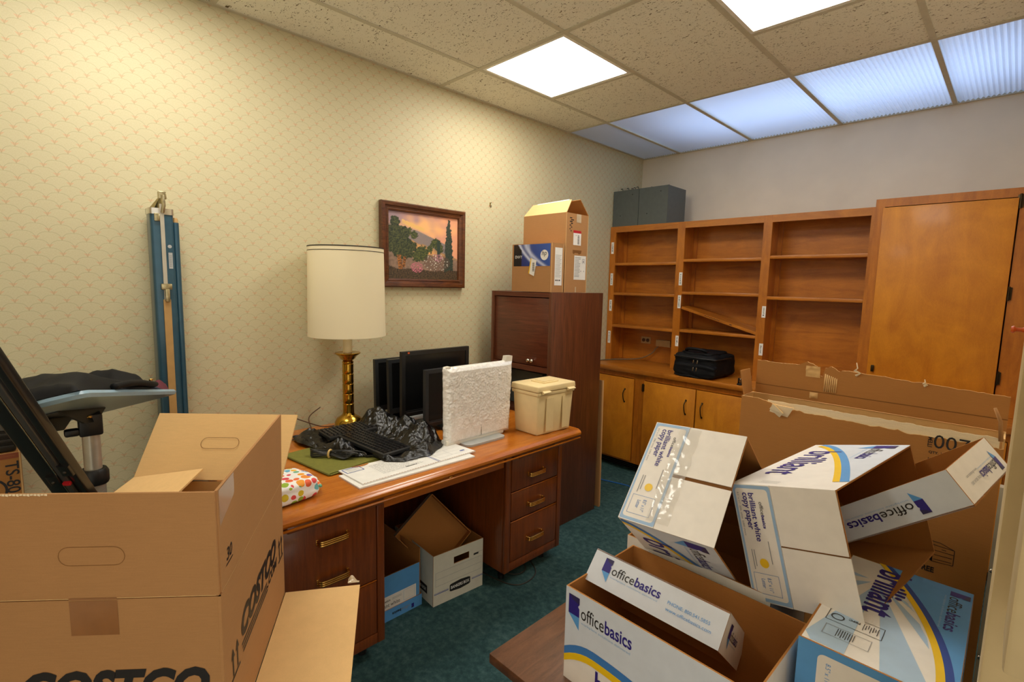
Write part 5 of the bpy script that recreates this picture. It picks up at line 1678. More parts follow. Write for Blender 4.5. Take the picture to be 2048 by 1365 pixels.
# lettering
fcR.text('COSTCO', 0.118, 0.176, width=0.345, mat='black_print', bold=0.05, shear=0.32, height=0.062)
fcR.text('.COM', 0.355, 0.148, width=0.115, mat='black_print', bold=0.03, shear=0.32, height=0.026)
fcR.shape('speed_line', 'black_print', [[(0.118 + 0.004 * k, 0.168 - 0.010 * k), (0.118 + 0.004 * k, 0.163 - 0.010 * k), (0.350 + 0.002 * k, 0.163 - 0.010 * k), (0.352 + 0.002 * k, 0.168 - 0.010 * k)] for k in range(3)], 0.001)
def arrows(f, x, y, s):
    for dx in (0.0, 0.55 * s):
        f.shape('arrow', 'black_print', [[(x + dx - 0.06 * s, y), (x + dx + 0.06 * s, y), (x + dx + 0.06 * s, y + 0.75 * s), (x + dx - 0.06 * s, y + 0.75 * s)], [(x + dx - 0.2 * s, y + 0.7 * s), (x + dx + 0.2 * s, y + 0.7 * s), (x + dx, y + 1.1 * s)]], 0.001)
    f.rects('arrow_bar', 'black_print', [(x - 0.25 * s, y - 0.15 * s, x + 0.85 * s, y - 0.05 * s)], 0.001)
arrows(fcR, 0.055, 0.145, 0.055); arrows(fcR, 0.505, 0.145, 0.055)
gR.text('30', 0.043, 0.402, width=0.036, mat='black_print', bold=0.02, height=0.026, shear=0.15)
gR.rects('underline', 'black_print', [(0.038, 0.394, 0.082, 0.397)], 0.001)
fcF.text('COSTCO', 0.065, 0.135, width=0.345, mat='black_print', bold=0.045, shear=0.32, height=0.078)
fcF.text('.COM', 0.30, 0.10, width=0.115, mat='black_print', bold=0.03, shear=0.32, height=0.028)
tp = c0 + outr * 0.215
m = MB(); m.grid(8, 6, lambda u, v: tp + outr * (-0.03 + 0.034 * u) - uR * (-0.004 - 0.022 * v) + up3 * (0.004 + 0.012 * sin(u * 5) * v + 0.004 * sin(v * 9))); m.build('tape_end', 'clear_tape', fbt, smooth=True)

# ------------------------------------------------------------------ white copy-paper boxes
TZ = 0.563
st2 = thing('side_table', 'brown wood-laminate table carrying the white copy paper boxes, lower right', 'table', (2.15, 1.22, 0))
m = MB(); m.bbox(1.70, 0.828, TZ - 0.028, 2.595, 1.585, TZ, 0.003); m.build('top', 'table_laminate', st2, smooth='auto')
m = MB(); m.box(1.76, 0.90, TZ - 0.085, 2.56, 0.918, TZ - 0.028); m.box(1.76, 1.53, TZ - 0.085, 2.56, 1.548, TZ - 0.028); m.box(1.76, 0.918, TZ - 0.085, 1.778, 1.53, TZ - 0.028); m.box(2.542, 0.918, TZ - 0.085, 2.56, 1.53, TZ - 0.028); m.build('apron', 'table_laminate', st2)
for x in (1.775, 2.52):
    for y in (0.915, 1.51):
        m = MB(); m.bbox(x, y, 0.0005, x + 0.025, y + 0.025, TZ - 0.028, 0.003); m.build('leg', 'black_metal', st2, smooth='auto')

TK = 0.004


def paper_box(label, M, L, W_, H_, flaps_end=False, cat='box', kin='kraft_dark', group='open copy paper boxes', bottom=True, outs=None):
    """open box: x long, y short, z up (open at the top). Returns thing and its panels."""
    t = thing('paper_box', label, cat, M=M, group=group)
    outs = outs or {}
    P = {}
    k = TK
    def pan(key, name, pts):
        m = MB(); m.panel(pts, k); P[key] = m.build(name, [outs.get(key, 'white_print'), kin], t, world=False)
    pan('front', 'long_panel', [(0, 0, 0), (L, 0, 0), (L, 0, H_), (0, 0, H_)])
    pan('rear', 'long_panel', [(L, W_, 0), (0, W_, 0), (0, W_, H_), (L, W_, H_)])
    pan('left', 'end_panel', [(0, W_ - k, 0), (0, k, 0), (0, k, H_), (0, W_ - k, H_)])
    pan('right', 'end_panel', [(L, k, 0), (L, W_ - k, 0), (L, W_ - k, H_), (L, k, H_)])
    if bottom:
        pan('bottom', 'bottom_panel', [(k, W_ - k, 0), (L - k, W_ - k, 0), (L - k, k, 0), (k, k, 0)])
    return t, P


def logo(f, x, y, h):
    """folded-ribbon mark, lower left at x, y"""
    w_ = h * 0.40
    f.shape('logo_mark', 'navy_print', [[(x, y + h * 0.40), (x + w_, y + h * 0.40), (x + w_, y + h * 0.66), (x + w_ * 0.86, y + h * 0.72), (x + w_, y + h * 0.80), (x + w_, y + h), (x, y + h)]], 0.0011)
    f.shape('logo_shade', 'purple_dark', [[(x + w_ * 0.42, y + h * 0.86), (x + w_, y + h * 0.80), (x + w_, y + h), (x, y + h)]], 0.0014)
    f.shape('logo_tail', 'blue_print', [[(x, y + h * 0.40), (x + w_, y + h * 0.40), (x + w_, y)]], 0.0011)
    return w_


def brand(f, x, y, width, logo_h=None, tag=True, mat2='navy_print', mat1='black_print'):
    """mark + two-weight wordmark; x, y at lower left of the mark"""
    lh = logo_h or width * 0.42
    lw = logo(f, x, y, lh)
    tw = width - lw - width * 0.03
    xb = x + lw + width * 0.03
    yb = y + lh * 0.40
    f.text('office', xb, yb, width=tw * 0.47, mat=mat1, height=lh * 0.40)
    f.text('basics', xb + tw * 0.49, yb, width=tw * 0.51, mat=mat2, bold=0.018, height=lh * 0.40)
    if tag:
        f.text('workplace solutions delivered', xb, yb - lh * 0.17, width=tw * 0.98, mat='pale_blue', height=lh * 0.10)


def arc(L, H_, y0, peak, xp, n=26, drop=1.0):
    """print sweep across a long panel"""
    return [(L * k / n, max(0.001, min(H_ - 0.001, y0 + (peak - y0) * (1 - ((L * k / n - xp) / xp) ** 2 if L * k / n < xp else 1 - drop * ((L * k / n - xp) / (L - xp)) ** 2)))) for k in range(n + 1)]


def long_print(f, L, H_, word='brilliant white', rays=True, cool=True):
    """printed long side: cool upper field, blue and yellow sweep, rays, big word, mark"""
    a0 = arc(L, H_, H_ * 0.34, H_ * 0.475, L * 0.20, drop=2.2)
    off = lambda a, d: [(x, max(0.001, min(H_ - 0.001, y - d * (1 if x < L * 0.5 else 0.9)))) for x, y in a]
    a1, a2 = off(a0, H_ * 0.085), off(a0, H_ * 0.16)
    top_ = [(x, H_ - 0.001) for x, y in a0]
    if cool:
        f.band('upper_field', 'cool_print', a0, top_, 0.0005)
    f.band('blue_sweep', 'mid_blue', a1, a0, 0.0008)
    f.band('yellow_sweep', 'yellow_print', a2, a1, 0.0008)
    f.text(word, L * 0.215, H_ * 0.07, width=L * 0.70, mat='navy_print', bold=0.02, height=H_ * 0.23)
    brand(f, L * 0.022, H_ * 0.60, L * 0.40, H_ * 0.34)


def end_print(P, t, W_, H_, with_flaps=True, world_x=0.0):
    """left end panel (x = 0 side, outward -x): label strip by the bottom edge and two upper flaps with a seam"""
    f = Face(P['left'], (0, W_, 0), (0, -1, 0), (0, 0, 1))
    return f


def end_label(f, W_, H_, sh):
    """label strip on an end, frame: x along the width, y up"""
    ring(f, 'label_border', 'pale_blue', rrect(0.002, 0.002, W_ - 0.002, sh, 0.004), rrect(0.010, 0.008, W_ - 0.010, sh - 0.007, 0.008), 0.0036)
    lh = sh * 0.36
    logo(f, 0.022, sh * 0.60, lh * 0.9)
    f.text('office', 0.040, sh * 0.66, width=0.030, mat='black_print', height=0.009, lift=0.0042)
    f.text('basics', 0.071, sh * 0.66, width=0.031, mat='navy_print', bold=0.03, height=0.008, lift=0.0042)
    f.text('brilliant white', 0.020, sh * 0.42, width=0.115, mat='navy_print', bold=0.015, height=sh * 0.15, lift=0.0042)
    f.text('copy paper', 0.020, sh * 0.215, width=0.088, mat='navy_print', bold=0.015, height=sh * 0.16, lift=0.0042)
    f.text('8.5" x 11"  20lb, white  5,000 sheets', 0.020, sh * 0.12, width=0.105, mat='grey_print', height=sh * 0.055, lift=0.0042)
    f.shape('round_seal', 'yellow_print', [[(W_ * 0.665 + 0.011 * cos(2 * pi * k / 22), sh * 0.5 + 0.011 * sin(2 * pi * k / 22)) for k in range(22)]], 0.0042)
    f.outline('size_box', 'mid_blue', W_ * 0.755, sh * 0.16, W_ * 0.93, sh * 0.80, 0.0008, 0.0042)
    f.text('8.5" x 11"', W_ * 0.785, sh * 0.50, width=0.033, mat='mid_blue', height=sh * 0.10, lift=0.0042)
    f.text('Letter', W_ * 0.80, sh * 0.34, width=0.022, mat='mid_blue', height=sh * 0.10, lift=0.0042)
    f.rects('small_print', 'grey_print', [(W_ * 0.47, sh * 0.70, W_ * 0.66, sh * 0.72), (W_ * 0.56, sh * 0.22, W_ * 0.73, sh * 0.24), (W_ * 0.56, sh * 0.28, W_ * 0.70, sh * 0.30)], 0.0042)


def end_flaps(t, W_, H_, sh, gap, M2, mat='white_print'):
    """two proud flaps above the strip plus the strip board; local frame matrix M2: x width, y up, z outward"""
    out = []
    mid = W_ * 0.5
    for nm, a, b, c, d, th in (('label_strip', 0.0, 0.0, W_, sh, 0.0034), ('end_flap', 0.0, sh + 0.001, mid - gap / 2, H_ - 0.001, 0.0028), ('end_flap', mid + gap / 2, sh + 0.001, W_, H_ + 0.002, 0.0028)):
        m = MB()
        q = [(a, b), (c, b), (c, d), (a, d)]
        m.hexa([M2 @ V((x, y, 0.0003)) for x, y in q] + [M2 @ V((x, y, th)) for x, y in q])
        out.append(m.build(nm, mat, t, world=False))
    return out


def offs(a, d, hm):
    o = []
    for k, (x, y) in enumerate(a):
        p, q = a[max(0, k - 1)], a[min(len(a) - 1, k + 1)]
        t_ = V((q[0] - p[0], q[1] - p[1], 0)).normalized()
        o.append((max(0.001, x + t_.y * d), min(hm - 0.001, max(0.001, y - t_.x * d))))
    return o


def design2(f, L, H_, y0=0.11, xe=0.85, blue='blue_print'):
    """the other long side: sweep rising from the near edge to the opening, pale corner with the mark, word in the white field"""
    a0 = [(L * xe * (k / 26) ** 1.6, H_ * min(0.999, y0 + (1 - y0) * (k / 26) ** (1.6 * 0.62))) for k in range(27)]
    a1, a2 = offs(a0, 0.018, H_), offs(a0, 0.032, H_)
    f.band('upper_field', 'cool_print', a0, [(x, H_ - 0.001) for x, y in a0], 0.0005)
    f.band('blue_sweep', blue, a1, a0, 0.0008)
    f.band('yellow_sweep', 'yellow_print', a2, a1, 0.0008)
    brand(f, L * 0.03, H_ * 0.55, L * 0.34, H_ * 0.36)
    f.text('brilliant', L * 0.20, H_ * 0.12, width=L * 0.58, mat='navy_print', bold=0.008, height=H_ * 0.34)


# C: front box on the table, upright, lid lying inside
LC_, WC_, HC_ = 0.445, 0.289, 0.24
MC = Matrix.Translation(V((1.883, 0.912, TZ + 0.0005))) @ Matrix.Rotation(radians(-1.3), 4, 'Z')
tC, PC = paper_box('open white paper box at the front edge of the table, loose lid inside', MC, LC_, WC_, HC_)
f = Face(PC['front'], (0, 0, 0), (1, 0, 0), (0, 0, 1))
long_print(f, LC_, HC_)

# its lid
def lid_box(label, M, L, W_, h, kin='kraft_dark'):
    """shallow lid: origin at the corner, x long side, y = skirt depth, z = across; open towards +y... printed long side is z = 0"""
    t = thing('box_lid', label, 'lid', M=M, group='loose white box lids')
    P = {}
    k = 0.0035
    def pan(key, name, pts):
        m = MB(); m.panel(pts, k); P[key] = m.build(name, ['cool_print' if key == 'long' else 'white_print', kin], t, world=False)
    pan('long', 'long_side', [(0, h, 0), (0, 0, 0), (L, 0, 0), (L, h, 0)][::-1])
    pan('long2', 'long_side', [(0, h, W_), (L, h, W_), (L, 0, W_), (0, 0, W_)][::-1])
    pan('end', 'end_side', [(L, h, k), (L, 0, k), (L, 0, W_ - k), (L, h, W_ - k)][::-1])
    pan('end2', 'end_side', [(0, 0, k), (0, h, k), (0, h, W_ - k), (0, 0, W_ - k)][::-1])
    return t, P

def rot_to(cols, t):
    a = V(cols[0]).normalized()
    b = V(cols[1]); b = (b - a * b.dot(a)).normalized()
    c = a.cross(b)
    return Matrix(((a.x, b.x, c.x, t[0]), (a.y, b.y, c.y, t[1]), (a.z, b.z, c.z, t[2]), (0, 0, 0, 1)))

cam_c = V((2.5923, 0, 1.53))
def nearer(p, s):
    return cam_c + (V(p) - cam_c) * s

s_ = 0.758
MLc = rot_to(((0.9974, 0.0538, -0.0479), (0.0006, -0.6705, -0.7419)), nearer((1.659, 1.365, 0.638), s_))
LL, WL, hL = 0.443 * s_, 0.228, 0.108 * s_
tLc, PLc = lid_box('loose white lid with phone number print lying slanted in the front copy paper box', MLc, LL, WL, hL)
# top of the lid (closed side) is at y = 0
m = MB(); m.panel([(0, 0, 0), (0, 0, WL), (LL, 0, WL), (LL, 0, 0)][::-1], 0.0035); m.build('lid_top', ['white_print', 'kraft_dark'], tLc, world=False)
fl = Face(PLc['long'], (0, hL, 0), (1, 0, 0), (0, -1, 0))
brand(fl, LL * 0.10, hL * 0.20, LL * 0.46, hL * 0.66)
fl.text('PHONE: 800.541.5855', LL * 0.62, hL * 0.46, width=LL * 0.29, mat='blue_print', height=0.0075)
fl.text('www.officebasics.com', LL * 0.62, hL * 0.28, width=LL * 0.31, mat='blue_print', height=0.0075)
fe = Face(PLc['end'], (LL, hL, 0), (0, 0, 1), (0, -1, 0))
brand(fe, 0.04, hL * 0.20, 0.10, hL * 0.62)

# E: white box behind C
ME = Matrix.Translation(V((1.852, 1.232, TZ + 0.0005))) @ Matrix.Rotation(radians(-1.0), 4, 'Z')
tE, PE = paper_box('open white box standing behind the front box, another box tilted down into it', ME, 0.395, 0.30, 0.245, kin='kraft_dark')

# A: tilted box whose end with clear tape looks up at the viewer
sA = 1.05
WA, HA, LA = 0.286 * sA, 0.239 * sA, 0.445 * sA
RA = ((0.0559, 0.998, -0.0298), (-0.6982, 0.0177, -0.7157), (-0.7137, 0.0608, 0.6978))
def cols3(R, t):
    a = V((R[0][0], R[1][0], R[2][0])).normalized(); b = V((R[0][1], R[1][1], R[2][1])); b = (b - a * b.dot(a)).normalized(); c = a.cross(b)
    return a, b, c
def tilted(label, R, t, L, W_, H_):
    """pose given for the end face: a = width, b = towards the opening, c = outward of the end. Box frame: x = -c, z = b, y = chosen right-handed"""
    a, b, c = cols3(R, t)
    X, Z = -c, b
    Y = Z.cross(X)
    o = V(t) if Y.dot(a) > 0 else V(t) + a * W_
    M = Matrix(((X.x, Y.x, Z.x, o.x), (X.y, Y.y, Z.y, o.y), (X.z, Y.z, Z.z, o.z), (0, 0, 0, 1)))
    return M, Y.dot(a)
tAw = nearer((1.9215, 1.2413, 1.1579), sA)
MA, sg = tilted('', RA, tAw, LA, WA, HA)
tA, PA = paper_box('tilted white paper box with wrinkled clear tape on its end', MA, LA, WA, HA, outs={'left': 'kraft_crease'})  # dark end board puts the shade of the flap seam into the colour
# in this frame the end x = 0 faces the viewer; width direction a is +y if sg > 0 else -y
def end_frame(sg, W_):
    """matrix: x = a (width), y = up to opening (z), z = outward (-x)"""
    yd = 1 if sg > 0 else -1
    return Matrix(((0, 0, -1, 0), (yd, 0, 0, 0 if yd > 0 else W_), (0, 1, 0, 0), (0, 0, 0, 1)))
E_A = end_frame(sg, WA)
shA = HA * 0.40
parts = end_flaps(tA, WA, HA, shA, 0.010, E_A)
fA = Face(parts[0], E_A @ V((0, 0, 0)), E_A.to_3x3() @ V((1, 0, 0)), E_A.to_3x3() @ V((0, 1, 0)))
end_label(fA, WA, HA, shA)
def tape_fn(u, v):
    x = WA * (0.02 + 0.93 * u)
    y = shA + (v - 0.42) * 0.06 + 0.006 * noise.noise(V((u * 9, 1, 1)))
    z = 0.0045 + 0.003 * abs(noise.noise(V((u * 16, v * 5, 2)))) + 0.008 * max(0, noise.noise(V((u * 11, v * 3, 6)))) * (1 - abs(2 * v - 0.8))
    return E_A @ V((x, y, z))
m = MB(); m.grid(60, 10, tape_fn)
tpA = m.build('clear_tape', 'tape_film', tA, world=False, smooth=True) if 'tape_film' in MATS else None
# long side towards the camera's lower left: the far side of the width (a = W)
ys = WA if sg > 0 else 0.0
fa2 = Face(PA['rear' if sg > 0 else 'front'], (0, ys, 0), (1, 0, 0), (0, 0, 1))
if fa2.n.y * (1 if sg > 0 else -1) < 0:
    fa2.n = -fa2.n
design2(fa2, LA, HA, 0.02, 0.75, 'mid_blue')

# B: box lying on its side on the two others, opening to the right, a lid in it
sB = 1.05
WB, HB, LB = 0.266 * sB, 0.226 * sB, 0.445 * sB
RB = ((0.268, 0.9526, -0.1437), (-0.0095, -0.1466, -0.9892), (-0.9634, 0.2665, -0.0303))
tBw = nearer((2.155, 1.1772, 1.0742), sB)
MBx, sgB = tilted('', RB, tBw, LB, WB, HB)
tB, PB = paper_box('white paper box lying sideways on top of the pile, a lid sticking out', MBx, LB, WB, HB, outs={'left': 'kraft_crease'})  # end board darkened too, standing in for shade in its narrow seam
E_B = end_frame(sgB, WB)
shB = HB * 0.40
parts = end_flaps(tB, WB, HB, shB, 0.004, E_B)
fB = Face(parts[0], E_B @ V((0, 0, 0)), E_B.to_3x3() @ V((1, 0, 0)), E_B.to_3x3() @ V((0, 1, 0)))
end_label(fB, WB, HB, shB)
ysB = 0.0 if sgB > 0 else WB
fb2 = Face(PB['front' if sgB > 0 else 'rear'], (LB, ysB, 0), (-1, 0, 0), (0, 0, 1))
if fb2.n.y * (-1 if sgB > 0 else 1) < 0:
    fb2.n = -fb2.n
design2(fb2, LB, HB)
fb2.shape('pen_mark', 'grey_print', [[(LB * 0.92 + 0.004 * k, HB * (0.25 + 0.1 * (k % 2))), (LB * 0.92 + 0.004 * k + 0.0012, HB * (0.25 + 0.1 * (k % 2))), (LB * 0.92 + 0.004 * k + 0.006, HB * (0.45 - 0.1 * (k % 2))), (LB * 0.92 + 0.004 * k + 0.0045, HB * (0.45 - 0.1 * (k % 2)))] for k in range(5)], 0.0009)

# B's lid: open side towards the upper left
cl1, cl2 = V((0.7466, -0.1788, 0.6408)), V((0.6447, -0.0432, -0.7632))
LLb, hLb, WLb = 0.40, 0.080, 0.285
Mb = rot_to((tuple(cl1), tuple(cl2)), (0, 0, 0))
o_ = V((2.518, 1.358, 1.165)) - Mb.to_3x3() @ V((LLb, 0, 0))
Mb = rot_to((tuple(cl1), tuple(cl2)), tuple(o_))
tLb, PLb = lid_box('loose white lid sticking out of the box lying on top of the pile', Mb, LLb, WLb, hLb)
m = MB(); m.panel([(0, hLb, 0), (LLb, hLb, 0), (LLb, hLb, WLb), (0, hLb, WLb)][::-1], 0.0035); m.build('lid_top', ['white_print', 'kraft_dark'], tLb, world=False)
fl = Face(PLb['long'], (LLb, 0, 0), (-1, 0, 0), (0, 1, 0))
fl.n = V((0, 0, -1))
brand(fl, 0.075, hLb * 0.22, 0.185, hLb * 0.62)
fe = Face(PLb['end'], (LLb, 0, WLb), (0, 0, -1), (0, 1, 0))
fe.n = V((1, 0, 0))
brand(fe, 0.03, hLb * 0.28, 0.13, hLb * 0.6)
fe.text('PHONE: 800.541.5855', 0.16, hLb * 0.58, width=0.07, mat='grey_print', height=0.006)
fe.text('www.officebasics.com', 0.16, hLb * 0.40, width=0.07, mat='grey_print', height=0.006)

# D: closed blue and white box at the right
DX0, DX1, DY0, DY1, DZ1 = 2.349, 2.585, 1.06, 1.505, 0.852
tD = thing('paper_box', 'closed blue and white copy paper box on the table beside the door frame', 'box', (2.467, 1.28, TZ), group='closed copy paper boxes')
PD = carton_shell(tD, DX0, DY0, TZ + 0.0005, DX1, DY1, DZ1, top=False, out='blue_print', inn='kraft_dark')
m = MB(); m.panel([(DX0 + 0.004, DY0 + 0.004, DZ1), (DX1 - 0.004, DY0 + 0.004, DZ1), (DX1 - 0.004, DY1 - 0.004, DZ1), (DX0 + 0.004, DY1 - 0.004, DZ1)], 0.004); topD = m.build('long_panel', ['white_print', 'kraft_dark'], tD)
f = Face(topD, (DX0, DY1, DZ1), (0, -1, 0), (1, 0, 0), True)
LD, HD = DY1 - DY0, DX1 - DX0
a0 = [(LD * (1 - ((1 - k / 26) ** 1.0)) * 0.97, HD * (0.36 + 0.62 * (1 - (1 - k / 26) ** 1.9))) for k in range(27)]
f.band('blue_field', 'blue_print', a0, [(x, HD - 0.001) for x, y in a0], 0.0005)
f.band('dark_sweep', 'deep_blue', [(x, y - 0.013) for x, y in a0], a0, 0.0009)
f.band('yellow_sweep', 'yellow_print', [(x, y - 0.026) for x, y in a0], [(x, y - 0.013) for x, y in a0], 0.0009)
cxr, cyr = 0.10, 0.075
def rlim(an):
    r = 0.5
    while r > 0.02:
        x, y = cxr + r * cos(an), cyr + r * sin(an)
        i = min(26, max(0, int(x / (LD * 0.97) * 26))) if x > 0 else 0
        if 0.004 < x < LD - 0.004 and 0.004 < y < a0[i][1] - 0.028:
            return r
        r -= 0.004
    return 0.02
rays = []
for a, b in ((-0.9, -0.5), (-0.22, 0.0), (0.16, 0.36), (0.50, 0.62), (0.74, 0.84), (0.98, 1.1), (1.25, 1.5), (1.9, 2.3), (-1.7, -1.3)):
    n = 4
    arcp = []
    for k in range(n + 1):
        an = a + (b - a) * k / n
        r = rlim(an)
        arcp.append((cxr + r * cos(an), cyr + r * sin(an)))
    rays.append([(cxr + 0.02 * cos((a + b) / 2), cyr + 0.02 * sin((a + b) / 2))] + arcp)
f.shape('ray', 'ray_blue', rays, 0.0005)
f.text('brilliant', 0.03, 0.066, width=0.225, mat='navy_print', bold=0.025, height=0.062)
brand(f, 0.022, HD * 0.74, 0.185, HD * 0.24)
f.outline('certificate_box', 'black_print', 0.300, 0.022, 0.345, 0.118, 0.0012, 0.0012)
ring(f, 'round_mark', 'black_print', [(0.323 + 0.012 * cos(2 * pi * k / 20), 0.040 + 0.012 * sin(2 * pi * k / 20)) for k in range(20)], [(0.323 + 0.0095 * cos(2 * pi * k / 20), 0.040 + 0.0095 * sin(2 * pi * k / 20)) for k in range(20)], 0.0012)
fx = Face(topD, f.pt(0.308, 0.062, 0), f.uy, -f.ux, True); fx.n = f.n
fx = Face(topD, f.pt(0.312, 0.078, 0), -f.uy, f.ux, True)
fx.text('PEFC', 0.0, 0.0, width=0.020, mat='black_print', bold=0.03)
f.rects('small_print', 'black_print', [(0.308 + 0.004 * (k % 2), 0.084 + 0.004 * k, 0.335 - 0.006 * (k % 3), 0.0852 + 0.004 * k) for k in range(7)], 0.0012)
f.rects('small_print', 'black_print', [(0.366, 0.05 + 0.004 * k, 0.395 - 0.004 * (k % 2), 0.0512 + 0.004 * k) for k in range(8)], 0.0012)
f.outline('recycling_box', 'grey_print', 0.362, 0.118 - 0.09, 0.400, 0.118 - 0.012, 0.001, 0.0012)
fD = Face(PD['f'], (DX0, DY0, DZ1), (0, 0, -1), (1, 0, 0), True)
WD = DZ1 - TZ
fD.shape('label_panel', 'white_print', [rrect(0.016, 0.035, 0.26, HD - 0.045, 0.012)], 0.0006)
fD.text('brilliant white', 0.045, HD * 0.52, width=0.15, mat='navy_print', bold=0.02, height=0.032)
fD.text('copy paper', 0.045, HD * 0.32, width=0.115, mat='navy_print', bold=0.02, height=0.034)
fD.text('8.5" x 11" 20lb, white 5,000 sheets', 0.03, HD * 0.205, width=0.15, mat='blue_print', height=0.010)
logo(fD, 0.035, HD * 0.68, 0.05)

# ------------------------------------------------------------------ torn thin carton standing behind the pile
kc = thing('torn_carton', 'large thin brown carton with torn open top standing behind the white boxes', 'carton', (2.25, 1.955, 0))
KX0, KX1, KY0, KY1, KZ = 1.900, 2.602, 1.90, 2.01, 1.137
def ragged(name, o, ux, uy, length, base, fn, n, mats, t=0.004, parent=kc):
    m = MB()
    o, ux, uy = V(o), V(ux), V(uy)
    nn = ux.cross(uy).normalized()
    for k in range(n):
        a, b = length * k / n, length * (k + 1) / n
        p = [o + ux * a + uy * base(a), o + ux * b + uy * base(b), o + ux * b + uy * fn(b), o + ux * a + uy * fn(a)]
        m.panel(p, t)
    return m.build(name, mats, parent)
rag = lambda s, a: a * noise.noise(V((s * 38, 1.7, 4.4))) + a * 0.5 * noise.noise(V((s * 110, 3, 1)))
kf = ragged('front_panel', (KX0, KY0, 0.001), (1, 0, 0), (0, 0, 1), KX1 - KX0, lambda a: 0, lambda a: KZ - (0.0 if a < 0.05 else min(1, (a - 0.05) / 0.1) * (0.018 + 0.012 * min(1, a / 0.5)) + rag(a, 0.006)), 90, ['kraft_carton', 'kraft_in'])
m = MB(); m.panel([(KX1, KY0 + 0.004, 0.001), (KX1, KY1 - 0.004, 0.001), (KX1, KY1 - 0.004, KZ), (KX1, KY0 + 0.004, KZ)], 0.004); m.build('side_panel', ['kraft_carton', 'kraft_in'], kc)
m = MB(); m.panel([(KX0, KY1 - 0.004, 0.001), (KX0, KY0 + 0.004, 0.001), (KX0, KY0 + 0.004, KZ), (KX0, KY1 - 0.004, KZ)], 0.004); m.build('side_panel', ['kraft_carton', 'kraft_in'], kc)
m = MB(); m.panel([(KX1, KY1, 0.001), (KX0, KY1, 0.001), (KX0, KY1, KZ), (KX1, KY1, KZ)], 0.004); m.build('rear_panel', ['kraft_carton', 'kraft_in'], kc)
# bare liner left where the front sheet tore away
ragged('torn_liner', (KX0 + 0.09, KY0 + 0.0045, 0.001), (1, 0, 0), (0, 0, 1), KX1 - KX0 - 0.10, lambda a: KZ - 0.06, lambda a: KZ - 0.002 + rag(a + 3, 0.004), 70, ['kraft_torn', 'kraft_torn'], 0.002)
def back_top(a):
    # outline of the torn rear flap above the rim
    if a < 0.15:
        h = 0.126 + rag(a, 0.004)
    elif a < 0.205:
        h = 0.126 + 0.012 * sin((a - 0.15) / 0.055 * pi) + rag(a, 0.008)
    elif a < 0.222:
        h = 0.09 + rag(a, 0.01)
    elif a < 0.27:
        h = 0.118 + 0.012 * sin((a - 0.222) / 0.048 * pi) + rag(a, 0.009)
    else:
        h = 0.124 - 0.02 * (a - 0.27) / 0.43 + rag(a, 0.004)
    return KZ + h - 0.001 * 0
rb = ragged('rear_flap', (KX0 + 0.012, KY1 - 0.010, 0.0), (1, 0, 0), (0, 0, 1), 0.69, lambda a: KZ + 0.002, back_top, 110, ['kraft_carton', 'kraft_in'])
fk = Face(rb, (KX0 + 0.012, KY1 - 0.010, KZ), (1, 0, 0), (0, 0, 1), True)
fk.rects('crease', 'kraft_crease', [(0.0, 0.036, 0.69, 0.0385)], 0.0006)
m = MB()
for k in range(7):
    x = 0.228 + 0.0058 * k
    m.tube([fk.pt(x, 0.042, 0.001), fk.pt(x + 0.001, 0.105 - 0.002 * k, 0.001)], 0.0022, 6)
m.build('bare_flutes', 'kraft_in', rb, smooth=True)
m = MB(); m.grid(10, 8, lambda u, v: fk.pt(0.168 + 0.045 * u, 0.088 + 0.040 * v, 0.003 + 0.006 * noise.noise(V((u * 4, v * 4, 1))) + 0.006 * v)); m.build('peeled_sheet', 'kraft_in', rb, smooth=True)
m = MB(); m.grid(8, 6, lambda u, v: fk.pt(0.185 + 0.026 * u, 0.012 + 0.022 * v, 0.002 + 0.010 * sin(pi * u) * sin(pi * v))); m.build('peeled_sheet', 'kraft_in', rb, smooth=True)
for x, y, s in ((0.318, 0.112, 1.0), (0.498, 0.105, 0.5)):
    m = MB()
    m.tube([fk.pt(x + p[0] * s, y + p[1] * s, 0.004 + 0.002 * k) for k, p in enumerate(((0.0, 0.0), (0.012, 0.010), (-0.004, 0.018), (0.004, 0.026), (0.0, 0.045)))], [0.004, 0.003, 0.004, 0.002, 0.001], 6); m.build('torn_strand', 'kraft_torn', rb, smooth=True)
m = MB(); m.panel([(KX0 + 0.001, KY0 + 0.012, KZ + 0.002), (KX0 + 0.001, KY1 - 0.016, KZ + 0.002), (KX0 - 0.012, KY1 - 0.022, KZ + 0.092), (KX0 - 0.016, KY0 + 0.008, KZ + 0.092)][::-1], 0.004); sf = m.build('side_flap', ['kraft_in', 'kraft_carton'], kc)
m = MB()
m.panel([(KX0 + 0.13 + p[0], KY0 + p[1], KZ + p[2]) for p in ((-0.03, -0.001, -0.04), (0.03, -0.001, -0.05), (0.05, -0.014, -0.012), (-0.02, -0.01, -0.01))], 0.003)
m.panel([(KX0 + 0.12 + p[0], KY0 + p[1], KZ + p[2]) for p in ((-0.02, -0.003, -0.03), (0.015, -0.003, -0.055), (0.03, -0.02, -0.035), (-0.005, -0.016, -0.008))], 0.003)
m.build('torn_tuft', ['kraft_torn', 'kraft_in'], kc)
m = MB(); m.tube([(KX1 - 0.008, KY0 - 0.006, KZ - 0.005), (KX1 - 0.014, KY0 - 0.01, KZ + 0.05), (KX1 - 0.028, KY0 - 0.012, KZ + 0.085)], [0.006, 0.005, 0.004], 6); m.build('torn_strip', 'kraft_out', kc, smooth=True)
